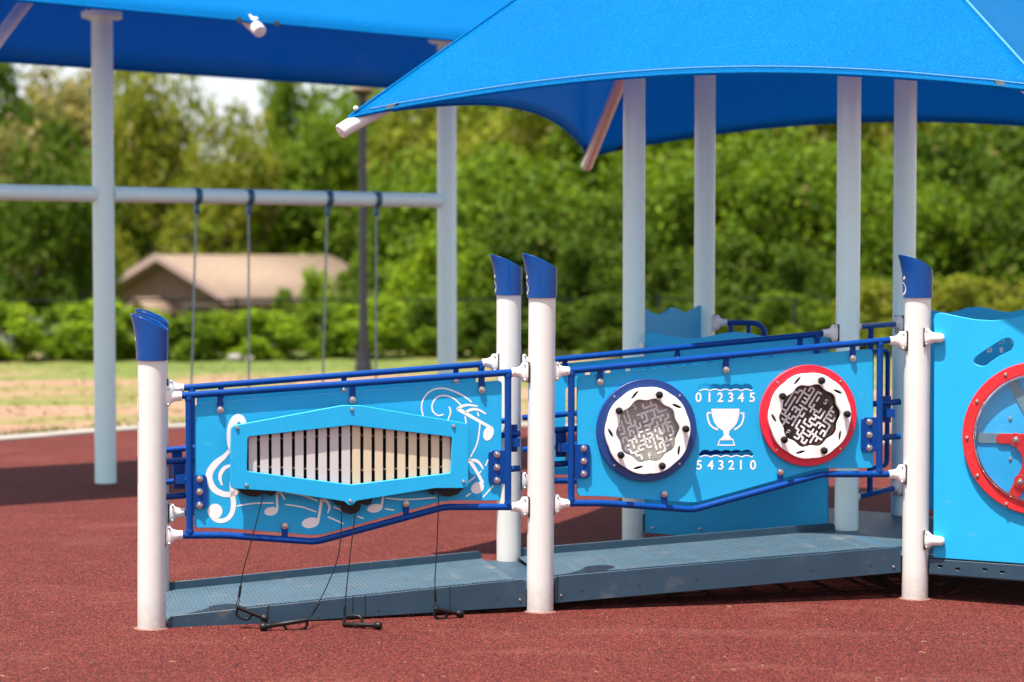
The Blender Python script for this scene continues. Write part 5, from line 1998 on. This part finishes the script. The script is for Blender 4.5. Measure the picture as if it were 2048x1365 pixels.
wd = wall_rect('window', M['fascia'], 1.0, 2.6, eave - 1.3, eave - .15, 'g'); wall_rect('pane', M['glass'], 1.1, 2.5, eave - 1.2, eave - .25, 'g', .045, wd)
wd = wall_rect('window', M['fascia'], 1.2, 2.0, eave - 1.4, eave - .3, 'e'); wall_rect('pane', M['glass'], 1.28, 1.92, eave - 1.3, eave - .4, 'e', .045, wd)
# small porch gable below the big one
mb = MB()
mb.add([hp(2.9, -.5, eave - .5), hp(3.6, -.5, eave - .1), hp(4.3, -.5, eave - .5), hp(2.9, ov, eave - .5), hp(3.6, ov, eave - .1), hp(4.3, ov, eave - .5)], [(0, 1, 4, 3), (1, 2, 5, 4)])
pr = mb.build('porch_roof', M['roof'], root, 20); pr.modifiers.new('thickness', 'SOLIDIFY').thickness = .08
for a in (3.05, 4.15):
    mb = MB(); p = hp(a, -.4, 0); mb.box(p[0] - .07, p[0] + .07, p[1] - .07, p[1] + .07, 0, eave - .5); mb.build('porch_post', M['fascia'], root)
# neighbour with a pale roof left of it
K2 = depth(285, 545, 68)
root = thing('house', 'pale roofed house peeking out left of the tan gable', 'house', (K2.x, K2.y, terrain_z(68)))
zz = K2.z - terrain_z(68)
mb = MB(); mb.box(-6, 0.3, .3, 5, 0, zz - .05); mb.build('wall', M['wall'], root, 20)
mb = MB(); mb.add([(-6.4, -.1, zz - .15), (.6, -.1, zz - .15), (.1, 2.6, zz + 1.1), (-6, 2.6, zz + 1.1), (-6.4, 5.4, zz - .15), (.6, 5.4, zz - .15)], [(0, 1, 2, 3), (3, 2, 5, 4)])
rr = mb.build('roof', M['fascia'], root, 20); rr.modifiers.new('thickness', 'SOLIDIFY').thickness = .08

# ------------------------------------------------------------------ chain link fence along the lawn
F0, F1 = Vector((-9.5, 33.2, 0)), Vector((12.5, 36.4, 0))
fd = (F1 - F0).normalized(); FLn = (F1 - F0).length
root = thing('chain_link_fence', 'dark chain link fence overgrown with vines at the far edge of the lawn', 'fence', F0, math.atan2(fd.y, fd.x))
fh = 0.98
s = 0.0
while s <= FLn:
    mb = MB(); mb.lathe([(.03, -.1), (.03, fh + .02), (.01, fh + .05)], (s, 0, 0), 'z', 10); mb.build('post', M['fence'], root); s += 2.44
mb = MB(); mb.tube([(0, 0, fh), (FLn, 0, fh)], .017, 8); mb.build('top_rail', M['fence'], root)
mb = MB()
n = int(FLn / .14)
for i in range(n):
    x = i * .14
    for sg in (1, -1):
        x0, x1 = (x, x + fh) if sg > 0 else (x + fh, x)
        if max(x0, x1) > FLn: continue
        mb.tube([(x0, .03 * sg * .3, .02), (x1, .03 * sg * .3, fh)], .0016, 3, cap=False)
mb.build('mesh', M['fence'], root, 0)
# weathered white board fence in the yard behind it, at the left
root = thing('board_fence', 'weathered white board fence half hidden behind the vines at the left', 'fence', (-10.4, 36.5, terrain_z(36.5)))
rng = random.Random(8)
for i in range(24):
    x = i * .17
    mb = MB(); mb.prism([(x, 0), (x + .13, 0), (x + .13, .62 + rng.uniform(-.05, .06)), (x, .62 + rng.uniform(-.05, .06))], -.01, .01); mb.build('board', M['whitew'], root)
for z in (.12, .50):
    mb = MB(); mb.box(0, 4.1, .011, .05, z, z + .09); mb.build('rail', M['whitew'], root)
# pale boulders at the foot of the fence
def boulder(px, py, r, label, seed):
    p = ground(px, py)
    rg = random.Random(seed)
    mb = MB()
    n = 14
    for i in range(9):
        for j in range(n):
            a = 2 * math.pi * j / n; b = math.pi * i / 8
            k_ = 1 + .16 * math.sin(3 * a + seed) * math.sin(b) + rg.uniform(-.06, .06)
            mb.v.append((r * 1.3 * k_ * math.sin(b) * math.cos(a), r * k_ * math.sin(b) * math.sin(a), max(-.03, r * .5 - r * .8 * math.cos(b) * k_)))
    for i in range(8):
        for j in range(n):
            a = i * n + j; b = i * n + (j + 1) % n
            mb.f.append((a, b, b + n, a + n))
    o = mb.build('boulder', M['conc'], None, 40)
    o.location = (p.x, p.y, 0)
    tag(o, label, 'rock', 'pale rocks below the vines')
boulder(468, 722, .09, 'pale rock below the vines between the first pair of swing chains', 2)
boulder(500, 722, .06, 'smaller pale rock touching the right swing chain of the left swing', 5)

# ------------------------------------------------------------------ trees and shrubs
def crown_mesh(seed, nlobes, nleaf, lf, spread=(1, 1, 1), name='crown', gap=.0):
    """Unit-size crown: leaf clusters scattered through a bunch of lobes, centre at z=.5."""
    rg = random.Random(seed)
    lobes = []
    for i in range(nlobes):
        while True:
            p = Vector((rg.uniform(-1, 1), rg.uniform(-1, 1), rg.uniform(-1, 1)))
            if p.length < 1: break
        p = Vector((p.x * .43 * spread[0], p.y * .43 * spread[1], .52 + p.z * .43 * spread[2]))
        lobes.append((p, rg.uniform(.09, .175)))
    vv = []; ff = []
    clusters = nleaf // 9
    for c in range(clusters):
        lp, lr = lobes[rg.randrange(nlobes)]
        d = Vector((rg.gauss(0, 1), rg.gauss(0, 1), rg.gauss(0, 1) + .5)).normalized()
        cp = lp + d * lr * (rg.random() ** .35) * rg.uniform(.85, 1.12)
        for l in range(9):
            q = cp + Vector((rg.gauss(0, .028), rg.gauss(0, .028), rg.gauss(0, .020)))
            n_ = (d * .6 + Vector((rg.gauss(0, .6), rg.gauss(0, .6), rg.gauss(.35, .5)))).normalized()
            t = n_.cross(Vector((rg.gauss(0, 1), rg.gauss(0, 1), rg.gauss(0, 1)))).normalized()
            b = n_.cross(t)
            s_ = lf * rg.uniform(.6, 1.35)
            k_ = len(vv)
            vv += [tuple(q - t * s_), tuple(q + b * s_ * .55 + n_ * s_ * .1), tuple(q + t * s_), tuple(q - b * s_ * .55 + n_ * s_ * .1)]
            ff.append((k_, k_ + 1, k_ + 2, k_ + 3))
    me = bpy.data.meshes.new(name)
    me.from_pydata(vv, [], ff)
    me.update()
    return me
def trunk_mesh(seed):
    rg = random.Random(seed)
    mb = MB()
    pts = [(0, 0, -.06), (rg.uniform(-.01, .01), 0, .12), (rg.uniform(-.02, .02), rg.uniform(-.02, .02), .35), (rg.uniform(-.03, .03), 0, .62)]
    mb.tube(pts, [.030, .022, .018, .006], 9)
    for i in range(7):
        a = rg.uniform(0, 6.28); z = rg.uniform(.15, .45)
        e_ = (math.cos(a) * rg.uniform(.18, .36), math.sin(a) * rg.uniform(.18, .36), z + rg.uniform(.12, .35))
        mb.tube([(0, 0, z), (e_[0] * .45, e_[1] * .45, z + .12), e_], [.013, .009, .003], 6)
    return mb.mesh('trunk', M['bark'])
crowns = {}
TR = [trunk_mesh(i) for i in range(3)]
base_crowns = [crown_mesh(101 + i, 44 + 3 * i, 15000, .0185) for i in range(4)]
base_shrubs = [crown_mesh(301 + i, 30, 9000, .024, (1.15, 1, 1.15)) for i in range(3)]
def leaf_copy(me, m):
    key = (me.name, m.name)
    if key not in crowns:
        c = me.copy(); c.materials.clear(); c.materials.append(m); crowns[key] = c
    return crowns[key]
tcount = [0]
def tree(px, hw, top_y, Y, kind, label, shrub=False, group='trees beyond the fence', name='tree', base=None, cat='tree'):
    i = tcount[0]; tcount[0] += 1
    zt_ = depth(px, top_y, Y).z
    p = depth(px, 520, Y)
    zb_ = terrain_z(Y) if base is None else base
    H = zt_ - zb_
    Wd = hw * 2 * Y / F * (1.0 if shrub else 1.4)
    t = thing(name, label, cat, (p.x, Y, zb_), 0, group)
    if shrub:
        me = leaf_copy(base_shrubs[i % 3], M[kind])
        put('foliage', me, t, (0, 0, -.22 * H), (0, 0, (i * 2.1) % 6.28), (Wd, Wd * .85, H * 1.24))
        put('stem', TR[i % 3], t, (0, 0, 0), (0, 0, i), (H * .6, H * .6, H * .8))
    else:
        me = leaf_copy(base_crowns[i % 4], M[kind])
        put('crown', me, t, (0, 0, -.03 * H), (0, 0, (i * 2.1) % 6.28), (Wd * 1.1, Wd * 1.1, H * 1.05))
        put('trunk', TR[i % 3], t, (0, 0, 0), (0, 0, i), (H, H, H))
    return t
# tall trees at the back
tree(-20, 130, 110, 66, 'lf_dark', 'dark green tree at the far left edge under the swing canopy')
tree(105, 135, 175, 74, 'lf_tan', 'dry tan tree at the far left, left of the swing post')
tree(215, 110, 165, 78, 'lf_tan', 'dry tan tree right behind the thick left swing post')
tree(310, 85, 118, 64, 'lf_olive', 'yellowish olive tree right of the left swing post, below the canopy')
tree(450, 90, 222, 62, 'lf_olive', 'low olive tree under the white gap of sky')
tree(580, 68, 150, 68, 'lf_green', 'green tree right of the white gap of sky')
tree(690, 120, 200, 66, 'lf_green', 'green tree crown behind the dark lamp post')
tree(800, 140, 120, 76, 'lf_green', 'tall green tree behind the pipe end of the deck shade')
tree(960, 150, 150, 62, 'lf_olive', 'olive tree behind the right swing post')
tree(1120, 190, 90, 70, 'lf_green', 'tall green tree under the drooping canopy corner')
tree(1340, 190, 70, 64, 'lf_green', 'big green tree between the two left tall grey posts')
tree(1560, 200, 60, 62, 'lf_green', 'big green tree filling the gap between the middle tall posts')
tree(1740, 180, 70, 60, 'lf_olive', 'olive tree between the two right tall grey posts')
tree(1930, 190, 40, 62, 'lf_dark', 'dark green tree at the right above the steering panel')
tree(2080, 150, -60, 70, 'lf_olive', 'olive tree at the top right corner beyond the canopy')
tree(2120, 160, 150, 56, 'lf_dark', 'dark tree cut off by the right edge')
# middle row
tree(75, 110, 300, 47, 'lf_dark', 'broad dark tree overhanging the vines at the left')
tree(-70, 150, 220, 50, 'lf_tan', 'tan leaved tree cut off by the left edge')
tree(150, 60, 340, 49, 'lf_green', 'green tree behind the left swing post, above the pale roof', base=None)
tree(360, 130, 330, 66, 'lf_bright', 'bright green tree just behind the roof ridge')
tree(500, 120, 345, 64, 'lf_bright', 'bright green tree above the right half of the roof')
tree(660, 100, 260, 64, 'lf_green', 'green tree left of the lamp post, above the hedge')
tree(835, 85, 300, 48, 'lf_green', 'green tree between the lamp post and the right swing post')
tree(980, 150, 300, 46, 'lf_green', 'green tree behind the pair of middle capped posts')
tree(1150, 140, 400, 43, 'lf_dark', 'dark green tree right of the middle capped posts')  # dark leaf colour stands in for the deep shadow among these trees
tree(1290, 130, 330, 47, 'lf_green', 'green tree behind the left tall grey post')
tree(1440, 130, 290, 44, 'lf_green', 'lighter green tree behind the second tall grey post')
tree(1590, 140, 270, 45, 'lf_green', 'green tree left of the thick tall grey post')
tree(1760, 140, 330, 44, 'lf_green', 'mid green tree between the right tall posts, above the hedge')
tree(1900, 150, 290, 46, 'lf_dark', 'dark green tree behind the rightmost capped post')  # darker leaves put the shadowed green of this side into the colour
tree(2040, 140, 330, 43, 'lf_dark', 'dark low tree at the right edge, above the hedge')
# shrubs
sg = 'shrubs and vines along the fence'
def shrub(px, hw, top, Y, kind, label):
    tree(px, hw, top, Y, kind, label, True, sg, 'shrub', None if Y > 37 else 0.0, 'shrub')
shrub(640, 62, 556, 38, 'lf_bright', 'bright shrub hiding the right end of the tan roof')
shrub(870, 115, 470, 37.6, 'lf_bright', 'tall bright shrub left of the right swing post')
shrub(960, 90, 520, 38.5, 'lf_green', 'green shrub right of the right swing post')
shrub(1190, 130, 500, 40, 'lf_dark', 'dark shrub behind the raised end of the far ramp rail')
shrub(1330, 120, 520, 40.5, 'lf_dark', 'dark shrub above the zigzag topped panel')
shrub(1480, 130, 500, 40, 'lf_dark', 'dark shrub behind the short bent handrail')
shrub(1620, 120, 520, 40.5, 'lf_dark', 'dark shrub left of the thick tall grey post')
shrub(560, 46, 588, 39, 'lf_green', 'small green shrub breaking the eave of the tan roof')
shrub(720, 60, 540, 40, 'lf_green', 'green shrub right behind the lamp post, over the end of the roof')
names = ['at the far left edge of the lawn', 'left of the thick swing post', 'right behind the thick swing post', 'directly below the gabled roof', 'left of the first swing chain', 'between the chains of the left swing',
         'right of the left swing', 'left of the lamp post', 'right of the lamp post', 'behind the right swing post', 'left of the middle capped posts', 'right of the middle capped posts',
         'behind the left tall grey post', 'behind the second tall grey post', 'left of the navy bent handrail', 'left of the thick tall post', 'between the right tall posts', 'behind the rightmost capped post', 'above the steering panel', 'at the right edge']
xs = [20, 120, 215, 290, 370, 450, 540, 640, 770, 880, 960, 1110, 1240, 1350, 1450, 1590, 1740, 1850, 1960, 2070]
for i, (x, nme) in enumerate(zip(xs, names)):
    Yf = F0.y + fd.y / fd.x * (0.0) + (depth(x, 700, 34.5).x - F0.x) * fd.y / fd.x + (.35 if i % 2 else -.40)
    top = [618, 612, 612, 628, 634, 636, 632, 616, 610, 606, 614, 620, 606, 600, 610, 600, 572, 576, 570, 575][i]
    kd = ['lf_bright', 'lf_green', 'lf_bright', 'lf_bright', 'lf_green', 'lf_bright', 'lf_bright', 'lf_green', 'lf_bright', 'lf_green', 'lf_dark', 'lf_dark', 'lf_dark', 'lf_dark', 'lf_dark', 'lf_green', 'lf_olive', 'lf_olive', 'lf_olive', 'lf_olive'][i]
    shrub(x, 112, top, Yf, kd, 'leafy vine clump on the fence ' + nme)

# ------------------------------------------------------------------ litter on the rubber: a few straws
rg = random.Random(3)
mb = MB()
for i in range(60):
    x, y = rg.uniform(0, 2048), rg.uniform(1175, 1365)
    p = ground(x, y); a = rg.uniform(0, 3.14); l_ = rg.uniform(.006, .03)
    mb.tube([(p.x, p.y, .002), (p.x + math.cos(a) * l_ * .5, p.y + math.sin(a) * l_ * .5, .005), (p.x + math.cos(a) * l_, p.y + math.sin(a) * l_, .002)], .0008, 4)
o = mb.build('straw_litter', M['debris'])
o['kind'] = 'stuff'; o['label'] = 'tiny dry straws scattered on the red rubber'
